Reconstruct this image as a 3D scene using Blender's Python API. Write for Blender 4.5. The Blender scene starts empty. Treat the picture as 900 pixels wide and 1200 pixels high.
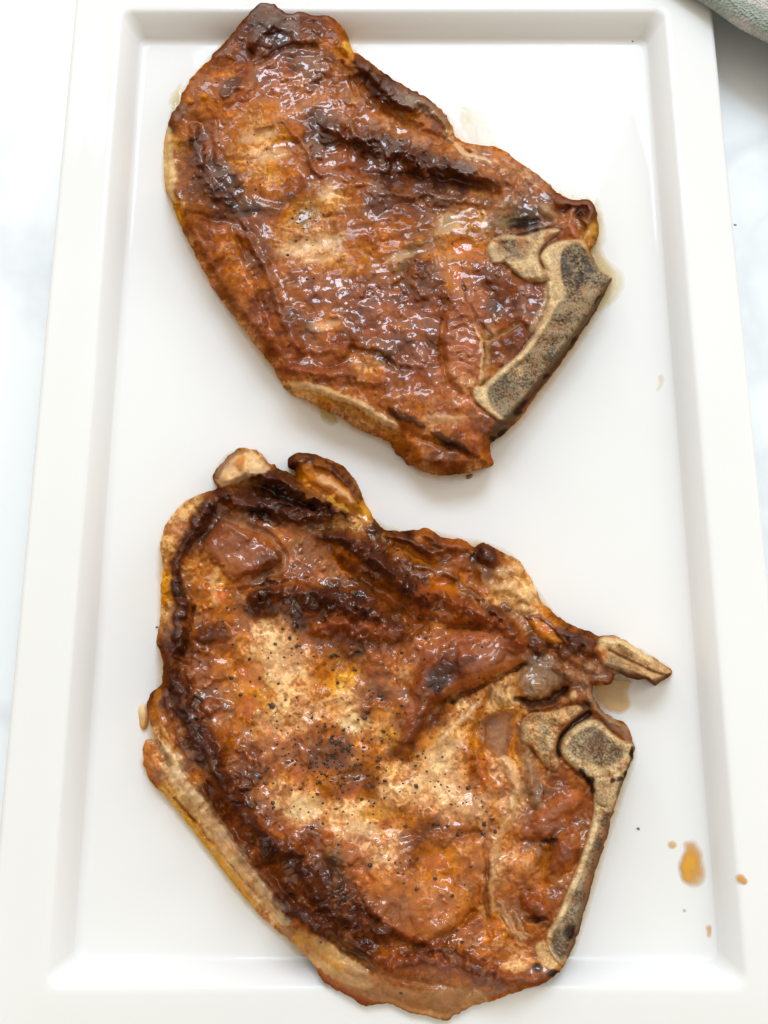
import bpy, math, random
import numpy as np
from mathutils import Vector, Matrix

# ------------------------------------------------------------------ camera, light, exposure
scene = bpy.context.scene
COL = scene.collection
FPX = 1050.0                      # focal length in photo pixels (photo 900 x 1200)
TILT = math.radians(13.05)
CAM = np.array([0.0, -0.07765, 0.351])
cam_data = bpy.data.cameras.new('camera')
cam_data.sensor_fit = 'HORIZONTAL'
cam_data.sensor_width = 36.0
cam_data.lens = 36.0 * FPX / 900.0
cam_data.clip_start = 0.01
cam_data.clip_end = 50.0
cam = bpy.data.objects.new('camera', cam_data)
COL.objects.link(cam)
cam.location = CAM
cam.rotation_euler = (TILT, 0, 0)
scene.camera = cam

world = bpy.data.worlds.new('World')
scene.world = world
world.use_nodes = True
bg = world.node_tree.nodes['Background']
wn_ = world.node_tree
# a bright room: warm walls all round, a slightly darker ceiling overhead
tc = wn_.nodes.new('ShaderNodeTexCoord'); sx = wn_.nodes.new('ShaderNodeSeparateXYZ')
wn_.links.new(tc.outputs['Generated'], sx.inputs[0])
rm = wn_.nodes.new('ShaderNodeMapRange')
rm.inputs['From Min'].default_value = 0.1; rm.inputs['From Max'].default_value = 1.0
rm.inputs['To Min'].default_value = 0.78; rm.inputs['To Max'].default_value = 0.66
# brighter towards the windows at the far side, dimmer towards the inner room behind the photographer
dy = wn_.nodes.new('ShaderNodeVectorMath'); dy.operation = 'DOT_PRODUCT'; dy.inputs[1].default_value = (0.25, 0.968, 0.0)
wn_.links.new(tc.outputs['Generated'], dy.inputs[0])
rm.inputs['From Min'].default_value = -1.0; rm.inputs['From Max'].default_value = 1.0
rm.inputs['To Min'].default_value = 0.48; rm.inputs['To Max'].default_value = 1.06
wn_.links.new(dy.outputs['Value'], rm.inputs['Value']); wn_.links.new(rm.outputs['Result'], bg.inputs[1])
bg.inputs[0].default_value = (1.0, 0.91, 0.75, 1)


def window_light(name, loc, target, w, h, radiance, color):
    L = bpy.data.lights.new(name, 'AREA')
    L.shape = 'RECTANGLE'
    L.size, L.size_y = w, h
    L.energy = radiance * math.pi * w * h
    L.color = color
    o = bpy.data.objects.new(name, L)
    COL.objects.link(o)
    o.location = loc
    d = Vector(target) - Vector(loc)
    o.rotation_euler = d.to_track_quat('-Z', 'Y').to_euler()
    return o


win = window_light('window_light', (0.055, 0.9, 1.12), (0.055, 0.0, 1.12), 0.69, 0.62, 16.5, (0.72, 0.875, 1.06))
left_win = window_light('left_window_light', (-0.54, 0.9, 0.8), (-0.54, 0.0, 0.8), 0.13, 0.5, 9.0, (0.85, 0.93, 1.0))
side = window_light('side_window_light', (1.3, 0.55, 1.0), (0, 0.05, 0), 0.45, 0.6, 4.5, (0.85, 0.93, 1.0))

# trees and frame outside break up the brightness of the window
win.data.use_nodes = True
wnt = win.data.node_tree
em = wnt.nodes['Emission']
geo = wnt.nodes.new('ShaderNodeNewGeometry')
wn = wnt.nodes.new('ShaderNodeTexNoise'); wn.inputs['Scale'].default_value = 3.5; wn.inputs['Detail'].default_value = 5.0
wnt.links.new(geo.outputs['Parametric'], wn.inputs['Vector'])
wm = wnt.nodes.new('ShaderNodeMapRange')
wm.inputs['From Min'].default_value = 0.36; wm.inputs['From Max'].default_value = 0.6
wm.inputs['To Min'].default_value = 0.35; wm.inputs['To Max'].default_value = 1.25
wnt.links.new(wn.outputs['Fac'], wm.inputs['Value'])
wd = wnt.nodes.new('ShaderNodeVectorMath'); wd.operation = 'MULTIPLY_ADD'; wd.inputs[1].default_value = (0.25, 0.25, 0.25)
wnt.links.new(wn.outputs['Color'], wd.inputs[0]); wnt.links.new(geo.outputs['Parametric'], wd.inputs[2])
wv_ = wnt.nodes.new('ShaderNodeTexVoronoi'); wv_.feature = 'DISTANCE_TO_EDGE'; wv_.inputs['Scale'].default_value = 3.5
wnt.links.new(wd.outputs['Vector'], wv_.inputs['Vector'])
wl = wnt.nodes.new('ShaderNodeMapRange')                       # bare twigs against the bright sky
wl.inputs['From Min'].default_value = 0.006; wl.inputs['From Max'].default_value = 0.03
wl.inputs['To Min'].default_value = 0.12; wl.inputs['To Max'].default_value = 1.0
wnt.links.new(wv_.outputs['Distance'], wl.inputs['Value'])
wx = wnt.nodes.new('ShaderNodeMath'); wx.operation = 'MULTIPLY'
wnt.links.new(wm.outputs['Result'], wx.inputs[0]); wnt.links.new(wl.outputs['Result'], wx.inputs[1])
wnt.links.new(wx.outputs[0], em.inputs['Strength'])

scene.view_settings.view_transform = 'Standard'
scene.view_settings.look = 'None'
scene.view_settings.exposure = 0.11
scene.view_settings.gamma = 1.0
scene.cycles.use_denoising = True
scene.cycles.max_bounces = 8

# ------------------------------------------------------------------ helpers
RC = np.array([[1, 0, 0], [0, math.cos(TILT), math.sin(TILT)], [0, math.sin(TILT), -math.cos(TILT)]])


def at(u, v, z):
    """point at height z seen at photo pixel (u, v); arrays allowed"""
    u = np.asarray(u, float); v = np.asarray(v, float); z = np.asarray(z, float)
    c = np.stack([(u - 450) / FPX, -(v - 600) / FPX, np.ones_like(u)], -1)
    d = c @ RC
    t = (z - CAM[2]) / d[..., 2]
    return CAM + t[..., None] * d


WELL = 0.006       # height of the platter's flat well
PX = 0.000312      # metres per photo pixel at the food


def srgb(c):
    c = np.asarray(c, float) / 255.0
    return np.where(c <= 0.04045, c / 12.92, ((c + 0.055) / 1.055) ** 2.4)


def tag(o, label=None, cat=None, group=None, kind=None):
    for k, v in (('label', label), ('category', cat), ('group', group), ('kind', kind)):
        if v:
            o[k] = v
    return o


def empty(name, loc):
    o = bpy.data.objects.new(name, None)
    COL.objects.link(o)
    o.location = loc
    o.empty_display_size = 0.02
    return o


def link_mesh(name, me, mat=None, parent=None):
    o = bpy.data.objects.new(name, me)
    COL.objects.link(o)
    if mat:
        me.materials.append(mat)
    if parent:
        o.parent = parent
    return o


# ------------------------------------------------------------------ noise
_rng = np.random.RandomState(7)
_TAB = _rng.rand(64, 256, 256).astype(np.float32)


def vnoise(x, y, seed=0):
    t = _TAB[seed % 64]
    xi = np.floor(x).astype(np.int64); yi = np.floor(y).astype(np.int64)
    fx = (x - xi).astype(np.float32); fy = (y - yi).astype(np.float32)
    fx = fx * fx * fx * (fx * (fx * 6 - 15) + 10); fy = fy * fy * fy * (fy * (fy * 6 - 15) + 10)
    x0 = xi & 255; x1 = (xi + 1) & 255; y0 = yi & 255; y1 = (yi + 1) & 255
    a = t[y0, x0]; b = t[y0, x1]; c = t[y1, x0]; d = t[y1, x1]
    return (a + (b - a) * fx) * (1 - fy) + (c + (d - c) * fx) * fy


def fbm(x, y, seed=0, octv=4, gain=0.5):
    s = 0; a = 1.0; n = 0
    for i in range(octv):
        s = s + a * (vnoise(x * 2 ** i + 17.3 * i, y * 2 ** i + 9.1 * i, seed + i) - 0.5) * 2
        n += a; a *= gain
    return s / n


def ridged(x, y, seed=0, octv=3):
    s = 0; a = 1.0; n = 0
    for i in range(octv):
        s = s + a * (1 - np.abs(vnoise(x * 2 ** i, y * 2 ** i, seed + i) - 0.5) * 4)
        n += a; a *= 0.5
    return s / n


def cells(x, y, seed=0):
    """F1 distance and a per-cell random value"""
    tx = _TAB[(seed + 11) % 64]; ty = _TAB[(seed + 12) % 64]; tv = _TAB[(seed + 13) % 64]
    xi = np.floor(x).astype(np.int64); yi = np.floor(y).astype(np.int64)
    best = np.full(x.shape, 9.0, np.float32); val = np.zeros(x.shape, np.float32)
    for dy in (-1, 0, 1):
        for dx in (-1, 0, 1):
            cx = xi + dx; cy = yi + dy
            a = cx & 255; b = cy & 255
            d = np.hypot(cx + tx[b, a] - x, cy + ty[b, a] - y).astype(np.float32)
            m = d < best
            best = np.where(m, d, best); val = np.where(m, tv[b, a], val)
    return best, val


def sstep(a, b, x):
    t = np.clip((x - a) / (b - a), 0, 1)
    return t * t * (3 - 2 * t)


def smooth_poly(P, n=3):
    """Catmull-Rom through a closed outline"""
    P = np.asarray(P, float)
    p0 = np.roll(P, 1, 0); p1 = P; p2 = np.roll(P, -1, 0); p3 = np.roll(P, -2, 0)
    out = []
    for k in range(n):
        t = k / n
        out.append(0.5 * ((2 * p1) + (-p0 + p2) * t + (2 * p0 - 5 * p1 + 4 * p2 - p3) * t * t + (-p0 + 3 * p1 - 3 * p2 + p3) * t ** 3))
    return np.stack(out, 1).reshape(-1, 2)


def seg_dist(X, Y, P, closed, widths=None):
    """distance to a polyline; with widths: distance divided by local half width"""
    n = len(P)
    best = np.full(X.shape, 1e6, np.float32)
    for i in range(n if closed else n - 1):
        ax, ay = P[i]; bx, by = P[(i + 1) % n]
        dx, dy = bx - ax, by - ay
        L = dx * dx + dy * dy + 1e-9
        t = np.clip(((X - ax) * dx + (Y - ay) * dy) / L, 0, 1)
        d = np.hypot(X - ax - t * dx, Y - ay - t * dy)
        if widths is not None:
            d = d / (widths[i] + t * (widths[(i + 1) % n] - widths[i]))
        best = np.minimum(best, d)
    return best


def sdf(X, Y, P):
    """signed distance, positive inside"""
    d = seg_dist(X, Y, P, True)
    inside = np.zeros(X.shape, bool)
    n = len(P)
    for i in range(n):
        ax, ay = P[i]; bx, by = P[(i + 1) % n]
        if ay == by:
            continue
        c = ((ay > Y) != (by > Y)) & (X < (bx - ax) * (Y - ay) / (by - ay) + ax)
        inside ^= c
    return np.where(inside, d, -d)


def rbf(X, Y, pts, vals, p=3.0, soft=16.0):
    out = np.zeros(X.shape + (vals.shape[1],), np.float32)
    pts = np.asarray(pts, np.float32)
    for r in range(0, X.shape[0], 24):
        x = X[r:r + 24, :, None].astype(np.float32); y = Y[r:r + 24, :, None].astype(np.float32)
        d2 = (x - pts[:, 0]) ** 2 + (y - pts[:, 1]) ** 2 + soft
        w = d2 ** (-p)
        w /= w.sum(-1, keepdims=True)
        out[r:r + 24] = w @ vals.astype(np.float32)
    return out


# ------------------------------------------------------------------ materials
def new_mat(name):
    m = bpy.data.materials.new(name)
    m.use_nodes = True
    nt = m.node_tree
    return m, nt, nt.nodes['Principled BSDF']


def noise_node(nt, scale, detail=4, rough=0.55, vec=None):
    n = nt.nodes.new('ShaderNodeTexNoise')
    n.inputs['Scale'].default_value = scale
    n.inputs['Detail'].default_value = detail
    n.inputs['Roughness'].default_value = rough
    if vec is not None:
        nt.links.new(vec, n.inputs['Vector'])
    return n


def objcoord(nt):
    return nt.nodes.new('ShaderNodeTexCoord').outputs['Object']


def attr_mat(name, rough_lo, rough_hi, coat, sss, bump, spec=0.5, nscale=900, colvar=0.25):
    """food surface: colour from the 'tint' attribute, broken by fine procedural grain"""
    m, nt, b = new_mat(name)
    co = objcoord(nt)
    a = nt.nodes.new('ShaderNodeAttribute'); a.attribute_name = 'tint'
    n = noise_node(nt, nscale, 3, 0.6, co)
    mr = nt.nodes.new('ShaderNodeMapRange')
    mr.inputs['From Min'].default_value = 0.3; mr.inputs['From Max'].default_value = 0.7
    mr.inputs['To Min'].default_value = 1 - colvar; mr.inputs['To Max'].default_value = 1 + colvar
    nt.links.new(n.outputs['Fac'], mr.inputs['Value'])
    vm = nt.nodes.new('ShaderNodeVectorMath'); vm.operation = 'SCALE'
    nt.links.new(a.outputs['Color'], vm.inputs[0]); nt.links.new(mr.outputs['Result'], vm.inputs['Scale'])
    nt.links.new(vm.outputs['Vector'], b.inputs['Base Color'])
    n2 = noise_node(nt, 260, 3, 0.6, co)
    mr2 = nt.nodes.new('ShaderNodeMapRange')
    mr2.inputs['From Min'].default_value = 0.35; mr2.inputs['From Max'].default_value = 0.65
    mr2.inputs['To Min'].default_value = rough_lo; mr2.inputs['To Max'].default_value = rough_hi
    nt.links.new(n2.outputs['Fac'], mr2.inputs['Value'])
    nt.links.new(mr2.outputs['Result'], b.inputs['Roughness'])
    for sock, top_v in (('Specular IOR Level', spec), ('Coat Weight', coat)):       # alpha of the tint = how wet the spot is
        mu = nt.nodes.new('ShaderNodeMath'); mu.operation = 'MULTIPLY'; mu.inputs[1].default_value = top_v
        nt.links.new(a.outputs['Alpha'], mu.inputs[0]); nt.links.new(mu.outputs[0], b.inputs[sock])
    b.inputs['Coat IOR'].default_value = 1.55
    b.inputs['Coat Roughness'].default_value = 0.085
    if sss:
        b.inputs['Subsurface Weight'].default_value = sss
        b.inputs['Subsurface Radius'].default_value = (1.0, 0.45, 0.25)
        b.inputs['Subsurface Scale'].default_value = 0.0012
    bp = nt.nodes.new('ShaderNodeBump')
    bp.inputs['Strength'].default_value = bump
    bp.inputs['Distance'].default_value = 0.0003
    n3 = noise_node(nt, 1500, 3, 0.65, co)
    nt.links.new(n3.outputs['Fac'], bp.inputs['Height'])
    nt.links.new(bp.outputs['Normal'], b.inputs['Normal'])
    return m


M_meat = attr_mat('seared_meat', 0.4, 0.62, 1.0, 0.06, 0.07, spec=0.2, colvar=0.12)
M_fat = attr_mat('cooked_fat', 0.3, 0.5, 1.0, 0.25, 0.12, spec=0.4, colvar=0.1)
M_bone = attr_mat('cut_bone', 0.5, 0.75, 0.0, 0.0, 0.6, spec=0.35, nscale=1300, colvar=0.3)

# glazed stoneware
M_plate, nt, b = new_mat('white_glaze')
co = objcoord(nt)
n = noise_node(nt, 9, 3, 0.5, co)
cr = nt.nodes.new('ShaderNodeValToRGB')
cr.color_ramp.elements[0].position = 0.3; cr.color_ramp.elements[0].color = (0.765, 0.763, 0.758, 1)
cr.color_ramp.elements[1].position = 0.7; cr.color_ramp.elements[1].color = (0.795, 0.795, 0.79, 1)
nt.links.new(n.outputs['Fac'], cr.inputs['Fac']); nt.links.new(cr.outputs['Color'], b.inputs['Base Color'])
b.inputs['Roughness'].default_value = 0.06
b.inputs['Specular IOR Level'].default_value = 0.12
bp = nt.nodes.new('ShaderNodeBump'); bp.inputs['Strength'].default_value = 0.12; bp.inputs['Distance'].default_value = 0.0006
n2 = noise_node(nt, 26, 2, 0.5, co)
nt.links.new(n2.outputs['Fac'], bp.inputs['Height']); nt.links.new(bp.outputs['Normal'], b.inputs['Normal'])

# marble countertop
M_marble, nt, b = new_mat('pale_marble')
co = objcoord(nt)
base = noise_node(nt, 5, 4, 0.55, co)
cr = nt.nodes.new('ShaderNodeValToRGB')
cr.color_ramp.elements[0].position = 0.3; cr.color_ramp.elements[0].color = (0.80, 0.84, 0.875, 1)
cr.color_ramp.elements[1].position = 0.68; cr.color_ramp.elements[1].color = (0.84, 0.87, 0.9, 1)
nt.links.new(base.outputs['Fac'], cr.inputs['Fac'])
dn = noise_node(nt, 7, 5, 0.6, co)
vm = nt.nodes.new('ShaderNodeVectorMath'); vm.operation = 'MULTIPLY_ADD'
vm.inputs[1].default_value = (0.12, 0.12, 0.12)
nt.links.new(dn.outputs['Color'], vm.inputs[0]); nt.links.new(co, vm.inputs[2])
vor = nt.nodes.new('ShaderNodeTexVoronoi'); vor.feature = 'DISTANCE_TO_EDGE'; vor.inputs['Scale'].default_value = 7.0
nt.links.new(vm.outputs['Vector'], vor.inputs['Vector'])
cv = nt.nodes.new('ShaderNodeValToRGB')
cv.color_ramp.elements[0].position = 0.0; cv.color_ramp.elements[0].color = (0.34, 0.34, 0.34, 1)
cv.color_ramp.elements[1].position = 0.07; cv.color_ramp.elements[1].color = (0, 0, 0, 1)
nt.links.new(vor.outputs['Distance'], cv.inputs['Fac'])
mx = nt.nodes.new('ShaderNodeMix'); mx.data_type = 'RGBA'
mx.inputs['B'].default_value = (0.52, 0.58, 0.63, 1)
nt.links.new(cv.outputs['Color'], mx.inputs['Factor']); nt.links.new(cr.outputs['Color'], mx.inputs['A'])
nt.links.new(mx.outputs['Result'], b.inputs['Base Color'])
b.inputs['Roughness'].default_value = 0.22

# ------------------------------------------------------------------ countertop
def grid_sheet(name, x0, x1, y0, y1, z, nx, ny):
    xs = np.linspace(x0, x1, nx); ys = np.linspace(y0, y1, ny)
    v = [(x, y, z) for y in ys for x in xs]
    f = [(j * nx + i, j * nx + i + 1, (j + 1) * nx + i + 1, (j + 1) * nx + i) for j in range(ny - 1) for i in range(nx - 1)]
    me = bpy.data.meshes.new(name); me.from_pydata(v, [], f)
    return me


top = link_mesh('countertop', grid_sheet('countertop', -1.2, 1.2, -1.0, 1.2, 0.0, 3, 3), M_marble)
tag(top, 'pale blue white marble countertop with faint grey veins', None, None, 'structure')

# ------------------------------------------------------------------ platter
def rrect(x0, x1, y0, y1, r, n=10, m=6):
    """closed loop of a rounded rectangle, constant vertex count"""
    pts = []
    for (cx, cy, a0) in ((x1 - r, y0 + r, -90), (x1 - r, y1 - r, 0), (x0 + r, y1 - r, 90), (x0 + r, y0 + r, 180)):
        for k in range(n + 1):
            a = math.radians(a0 + 90 * k / n)
            pts.append((cx + r * math.cos(a), cy + r * math.sin(a)))
    out = []
    for i in range(len(pts)):
        out.append(pts[i])
        if i % (n + 1) == n:
            q = pts[(i + 1) % len(pts)]
            for k in range(1, m):
                t = k / m
                out.append((pts[i][0] * (1 - t) + q[0] * t, pts[i][1] * (1 - t) + q[1] * t))
    return out


OX0, OX1, OY0, OY1 = -0.1368, 0.1452, -0.1880, 0.2478
prof = []   # (inset, z, corner radius)
prof += [(0.016, 0.0006, 0.010), (0.0135, 0.0, 0.010), (0.011, 0.0006, 0.011), (0.004, 0.0085, 0.012), (0.0012, 0.0118, 0.012)]
for k in range(0, 9):                                        # rounded outer lip
    a = math.radians(-40 + 130 * k / 8)
    prof.append((0.0024 - 0.0024 * math.cos(a), 0.0140 + 0.0024 * math.sin(a), 0.0115))
prof += [(0.0045, 0.01632, 0.0105), (0.010, 0.0166, 0.008), (0.015, 0.01686, 0.0062), (0.0190, 0.0170, 0.005)]
for k in range(1, 6):                                        # shoulder into the wall
    t = k / 5; a = math.radians(50 * t)
    prof.append((0.0202 + 0.0026 * math.sin(a), 0.0170 - 0.0026 * (1 - math.cos(a)), 0.0048))
prof += [(0.0240, 0.0139, 0.0045), (0.0262, 0.0102, 0.0042)]
for k in range(0, 7):                                        # concave fillet to the well
    t = k / 6; a = math.radians(50 * (1 - t))
    prof.append((0.0300 - 0.0042 * math.sin(a) + 0.0002, WELL + 0.0042 * (1 - math.cos(a)), 0.0042))
prof += [(0.036, WELL, 0.004), (0.05, WELL, 0.004)]
vs = []; fs = []; L = None
for (ins, z, r) in prof:
    lp = rrect(OX0 + ins, OX1 - ins, OY0 + ins, OY1 - ins, r)
    L = len(lp)
    vs += [(x, y, z) for x, y in lp]
for k in range(len(prof) - 1):
    for i in range(L):
        j = (i + 1) % L
        fs.append((k * L + i, k * L + j, (k + 1) * L + j, (k + 1) * L + i))
fs.append(tuple((len(prof) - 1) * L + i for i in range(L)))
fs.append(tuple(reversed(range(L))))
me = bpy.data.meshes.new('platter'); me.from_pydata(vs, [], fs)
me.polygons.foreach_set('use_smooth', [True] * len(me.polygons))
platter = link_mesh('platter', me, M_plate)
tag(platter, 'white rectangular glazed serving platter with a raised rim under both pieces of meat', 'platter')

# ------------------------------------------------------------------ palette (surface colours)
PAL = dict(
    K=(36, 21, 17), D=(76, 39, 27), B=(112, 60, 33), R=(136, 67, 36), r=(164, 94, 60), O=(176, 104, 50), A=(188, 112, 20),
    Y=(206, 150, 54), P=(226, 188, 142), L=(210, 170, 116), F=(230, 202, 152), T=(140, 114, 88), t=(174, 132, 100),
    G=(114, 99, 74), W=(212, 184, 138), M=(130, 112, 88), b=(166, 118, 76), w=(208, 162, 116))
LIN = {k: srgb(v) for k, v in PAL.items()}


def splats(txt):
    pts, cols = [], []
    for tok in txt.split():
        x, y, k = tok.split(',')
        pts.append((float(x), float(y)))
        cols.append(np.mean([LIN[c] for c in k], 0))
    return np.array(pts), np.array(cols)


class Canvas:
    """height and colour of one piece of meat, laid out over its outline"""

    def __init__(self, outline, warp=1.3, seed=0, step=1.0, roll=1.6):
        P = smooth_poly(outline, 3)
        x0, y0 = P.min(0) - 6; x1, y1 = P.max(0) + 6
        self.u, self.v = np.meshgrid(np.arange(x0, x1, step), np.arange(y0, y1, step))
        self.seed = seed
        X, Y = self.u, self.v
        self.dx = fbm(X / 9, Y / 9, seed + 1, 3) * warp * 2.2 + fbm(X / 40, Y / 40, seed + 5, 2) * warp * 1.2
        self.dy = fbm(X / 9 + 50, Y / 9, seed + 2, 3) * warp * 2.2 + fbm(X / 40, Y / 40 + 30, seed + 6, 2) * warp * 1.2
        self.X = X + self.dx; self.Y = Y + self.dy
        self.d = sdf(X + fbm(X / 7, Y / 7, seed + 3, 2) * roll, Y + fbm(X / 7 + 40, Y / 7, seed + 4, 2) * roll, P)
        self.label = np.zeros(X.shape, np.int32)

    def base(self, txt, p=1.9, soft=50):
        pts, cols = splats(txt)
        self.c = rbf(self.X, self.Y, pts, cols, p, soft)

    def field(self, txt, p=2.0, soft=200):
        pts, vals = [], []
        for tok in txt.split():
            x, y, k = tok.split(',')
            pts.append((float(x), float(y))); vals.append((float(k),))
        return rbf(self.u, self.v, np.array(pts), np.array(vals), p, soft)[..., 0]

    def mix(self, a, col):
        col = LIN[col] if isinstance(col, str) else np.asarray(col)
        self.c = self.c * (1 - a[..., None]) + col * a[..., None]

    def _box(self, P, m):
        P = np.asarray(P, float)
        x0, y0 = P.min(0) - m; x1, y1 = P.max(0) + m
        ys = np.where((self.v[:, 0] >= y0) & (self.v[:, 0] <= y1))[0]
        xs = np.where((self.u[0] >= x0) & (self.u[0] <= x1))[0]
        if len(ys) == 0 or len(xs) == 0:
            return None
        return slice(ys[0], ys[-1] + 1), slice(xs[0], xs[-1] + 1)

    def stroke(self, pts, w, h=0.0, col=None, a=0.6, raw=False, edge=0.0):
        """ridge (h > 0) or groove (h < 0) along a path, optionally tinted"""
        ws = w if isinstance(w, (list, tuple)) else [w] * len(pts)
        s = self._box(pts, max(ws) * 2 + 8)
        if s is None:
            return
        X, Y = (self.u[s], self.v[s]) if raw else (self.X[s], self.Y[s])
        q = seg_dist(X, Y, np.asarray(pts, float), False, ws)
        big = max(ws) >= 8 and not raw
        if big:                                                  # seared ridges are ragged and uneven
            q = np.clip(q + 0.42 * fbm(X / 7, Y / 7, self.seed + 80, 3) + 0.25 * fbm(X / 18, Y / 18, self.seed + 84, 2), 0, None)
        prof = np.exp(-(q * 1.25) ** 2)
        if big:
            prof = prof * (0.55 + 0.9 * vnoise(X / 9, Y / 9, self.seed + 82))
        self.h[s] += (1.9 if max(ws) >= 8 else 1.5) * h * prof
        if col is not None:
            al = a * (1 - sstep(0.55, 1.15, q))
            if big:
                al = np.clip(al * (0.45 + 0.95 * vnoise(X / 6, Y / 6, self.seed + 86)), 0, 1)
            cc = LIN[col] if isinstance(col, str) else col
            self.c[s] = self.c[s] * (1 - al[..., None]) + cc * al[..., None]

    def patch(self, poly, h=0.0, col=None, a=0.6, soft=5.0, label=None, raw=False, flat=None, dome=0.0):
        """raised or sunken area with its own rounded border"""
        P = smooth_poly(poly, 3)
        s = self._box(P, 12)
        if s is None:
            return
        X, Y = (self.u[s], self.v[s]) if raw else (self.X[s], self.Y[s])
        d = sdf(X, Y, P)
        k = sstep(-soft * 0.5, soft, d)
        if flat is not None:
            self.h[s] = self.h[s] * (1 - k) + flat * k
        self.h[s] += 1.3 * h * k
        if dome:
            self.h[s] += dome * (1 - np.exp(-np.clip(d, 0, None) / 9.0)) * (d > 0)
        if col is not None:
            al = a * sstep(-1.5, 2.5, d)
            cc = LIN[col] if isinstance(col, str) else col
            self.c[s] = self.c[s] * (1 - al[..., None]) + cc * al[..., None]
        if label:
            self.label[s] = np.where(d > 0, label, self.label[s])
        return s, d

    def pool(self, x, y, rx, ry, rot=0, col='A', a=0.65):
        """juice lying in a hollow: level, glossy, tinted"""
        s = self._box([(x - max(rx, ry), y - max(rx, ry)), (x + max(rx, ry), y + max(rx, ry))], 10)
        X = self.X[s] - x; Y = self.Y[s] - y
        c, n = math.cos(math.radians(rot)), math.sin(math.radians(rot))
        q = np.hypot((X * c + Y * n) / rx, (-X * n + Y * c) / ry) + 0.35 * fbm(self.u[s] / 9, self.v[s] / 9, self.seed + 74, 2)
        k = 1 - sstep(0.6, 1.0, q)
        lev = (self.h[s] * k).sum() / (k.sum() + 1e-6)
        self.h[s] = self.h[s] * (1 - 0.55 * k) + (lev - 1.0) * 0.55 * k
        self.gloss[s] = np.maximum(self.gloss[s], 0.9 * k)
        al = (a * 1.25 * k * (0.55 + 0.75 * vnoise(self.u[s] / 7, self.v[s] / 7, self.seed + 75)))[..., None].clip(0, 1)
        self.c[s] = self.c[s] * (1 - al) + self.c[s] * np.array([1.05, 0.74, 0.26]) * al      # seen through amber juice

    def blob(self, x, y, rx, ry, rot=0, h=0.0, col=None, a=0.6):
        s = self._box([(x - max(rx, ry), y - max(rx, ry)), (x + max(rx, ry), y + max(rx, ry))], 14)
        if s is None:
            return
        X = self.X[s] - x; Y = self.Y[s] - y
        c, n = math.cos(math.radians(rot)), math.sin(math.radians(rot))
        q = np.hypot((X * c + Y * n) / rx, (-X * n + Y * c) / ry)
        self.h[s] += 1.6 * h * np.clip(1 - q * q, 0, None) ** 1.2
        if col is not None:
            al = a * (1 - sstep(0.5, 1.1, q))
            cc = LIN[col] if isinstance(col, str) else col
            self.c[s] = self.c[s] * (1 - al[..., None]) + cc * al[..., None]

    def build(self, root, parts, thick=62.0, z0=WELL + 0.0002):
        """turn the canvas into meshes, one per label; parts: label -> (name, material, parent label)"""
        d = self.d
        ew = np.clip(6.0 + (self.ew - 8.0) * 1.3, 5.0, 60)
        t = np.clip(d / ew, 0, 1)
        prof = 0.75 * np.sqrt(np.clip(1 - (1 - t) ** 2, 0, 1)) + 0.25 * sstep(0, 1, t)
        H = np.clip(thick * prof + self.h * sstep(0.0, 1.0, np.clip(d / np.minimum(ew, 8), 0, 1)), 0, None)
        gy, gx = np.gradient(d)
        g = np.hypot(gx, gy) + 1e-6
        u = self.u.copy(); v = self.v.copy()
        ok = d > -0.8
        snap = ok & (d < 0.55)
        u[snap] -= (d / g * gx / g)[snap]; v[snap] -= (d / g * gy / g)[snap]
        H[snap] = 0
        # the near end leaves the well, bridges its wall and rests on the rim
        lift = 0.0118 * sstep(1080, 1142, v) if z0 < 0.01 else 0.0
        P = at(u, v, np.maximum(z0 + H * PX, z0 + lift + 0.45 * H * PX))
        self.Hout = H; self.P = P
        # normals over the whole sheet so the parts meet without a seam
        du = np.gradient(P, axis=1); dv = np.gradient(P, axis=0)
        N = np.cross(dv, du)
        N /= np.linalg.norm(N, axis=-1, keepdims=True) + 1e-12
        # melted fat fills the finest wrinkles: soften the shading normals, keep the big forms
        B_ = N
        for _ in range(2):
            B_ = sum(np.roll(B_, k, 0) for k in (-2, -1, 0, 1, 2)) / 5
            B_ = sum(np.roll(B_, k, 1) for k in (-2, -1, 0, 1, 2)) / 5
        N = 0.52 * N + 0.48 * B_
        N /= np.linalg.norm(N, axis=-1, keepdims=True) + 1e-12
        self.gloss = self.gloss * sstep(0.52, 0.92, N[..., 2])          # the fat runs off the steep flanks
        f_ok = ok[:-1, :-1] & ok[1:, :-1] & ok[:-1, 1:] & ok[1:, 1:]
        lab = self.label[:-1, :-1]
        base = np.array(root.location)
        nx = u.shape[1]
        objs = {}
        for lb, (name, mat, par) in parts.items():
            J, I = np.where(f_ok & (lab == lb))
            if len(J) == 0:
                continue
            q = np.stack([J * nx + I, (J + 1) * nx + I, (J + 1) * nx + I + 1, J * nx + I + 1], 1)
            uq, inv = np.unique(q, return_inverse=True)
            inv = inv.reshape(-1, 4)
            me = bpy.data.meshes.new(name)
            me.vertices.add(len(uq)); me.loops.add(inv.size); me.polygons.add(len(inv))
            me.vertices.foreach_set('co', (P.reshape(-1, 3)[uq] - base).ravel())
            me.loops.foreach_set('vertex_index', inv.ravel().astype(np.int32))
            me.polygons.foreach_set('loop_start', np.arange(0, inv.size, 4, dtype=np.int32))
            me.polygons.foreach_set('use_smooth', np.ones(len(inv), bool))
            at_ = me.attributes.new('tint', 'FLOAT_COLOR', 'POINT')
            c4 = np.ones((len(uq), 4), np.float32)
            c4[:, 3] = np.clip(self.gloss * sstep(1.5, 9.0, d), 0, 1).reshape(-1)[uq]
            c4[:, :3] = np.clip(self.c.reshape(-1, 3)[uq], 0.004, 0.85)
            at_.data.foreach_set('color', c4.ravel())
            me.update(calc_edges=True)
            me.validate()
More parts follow.
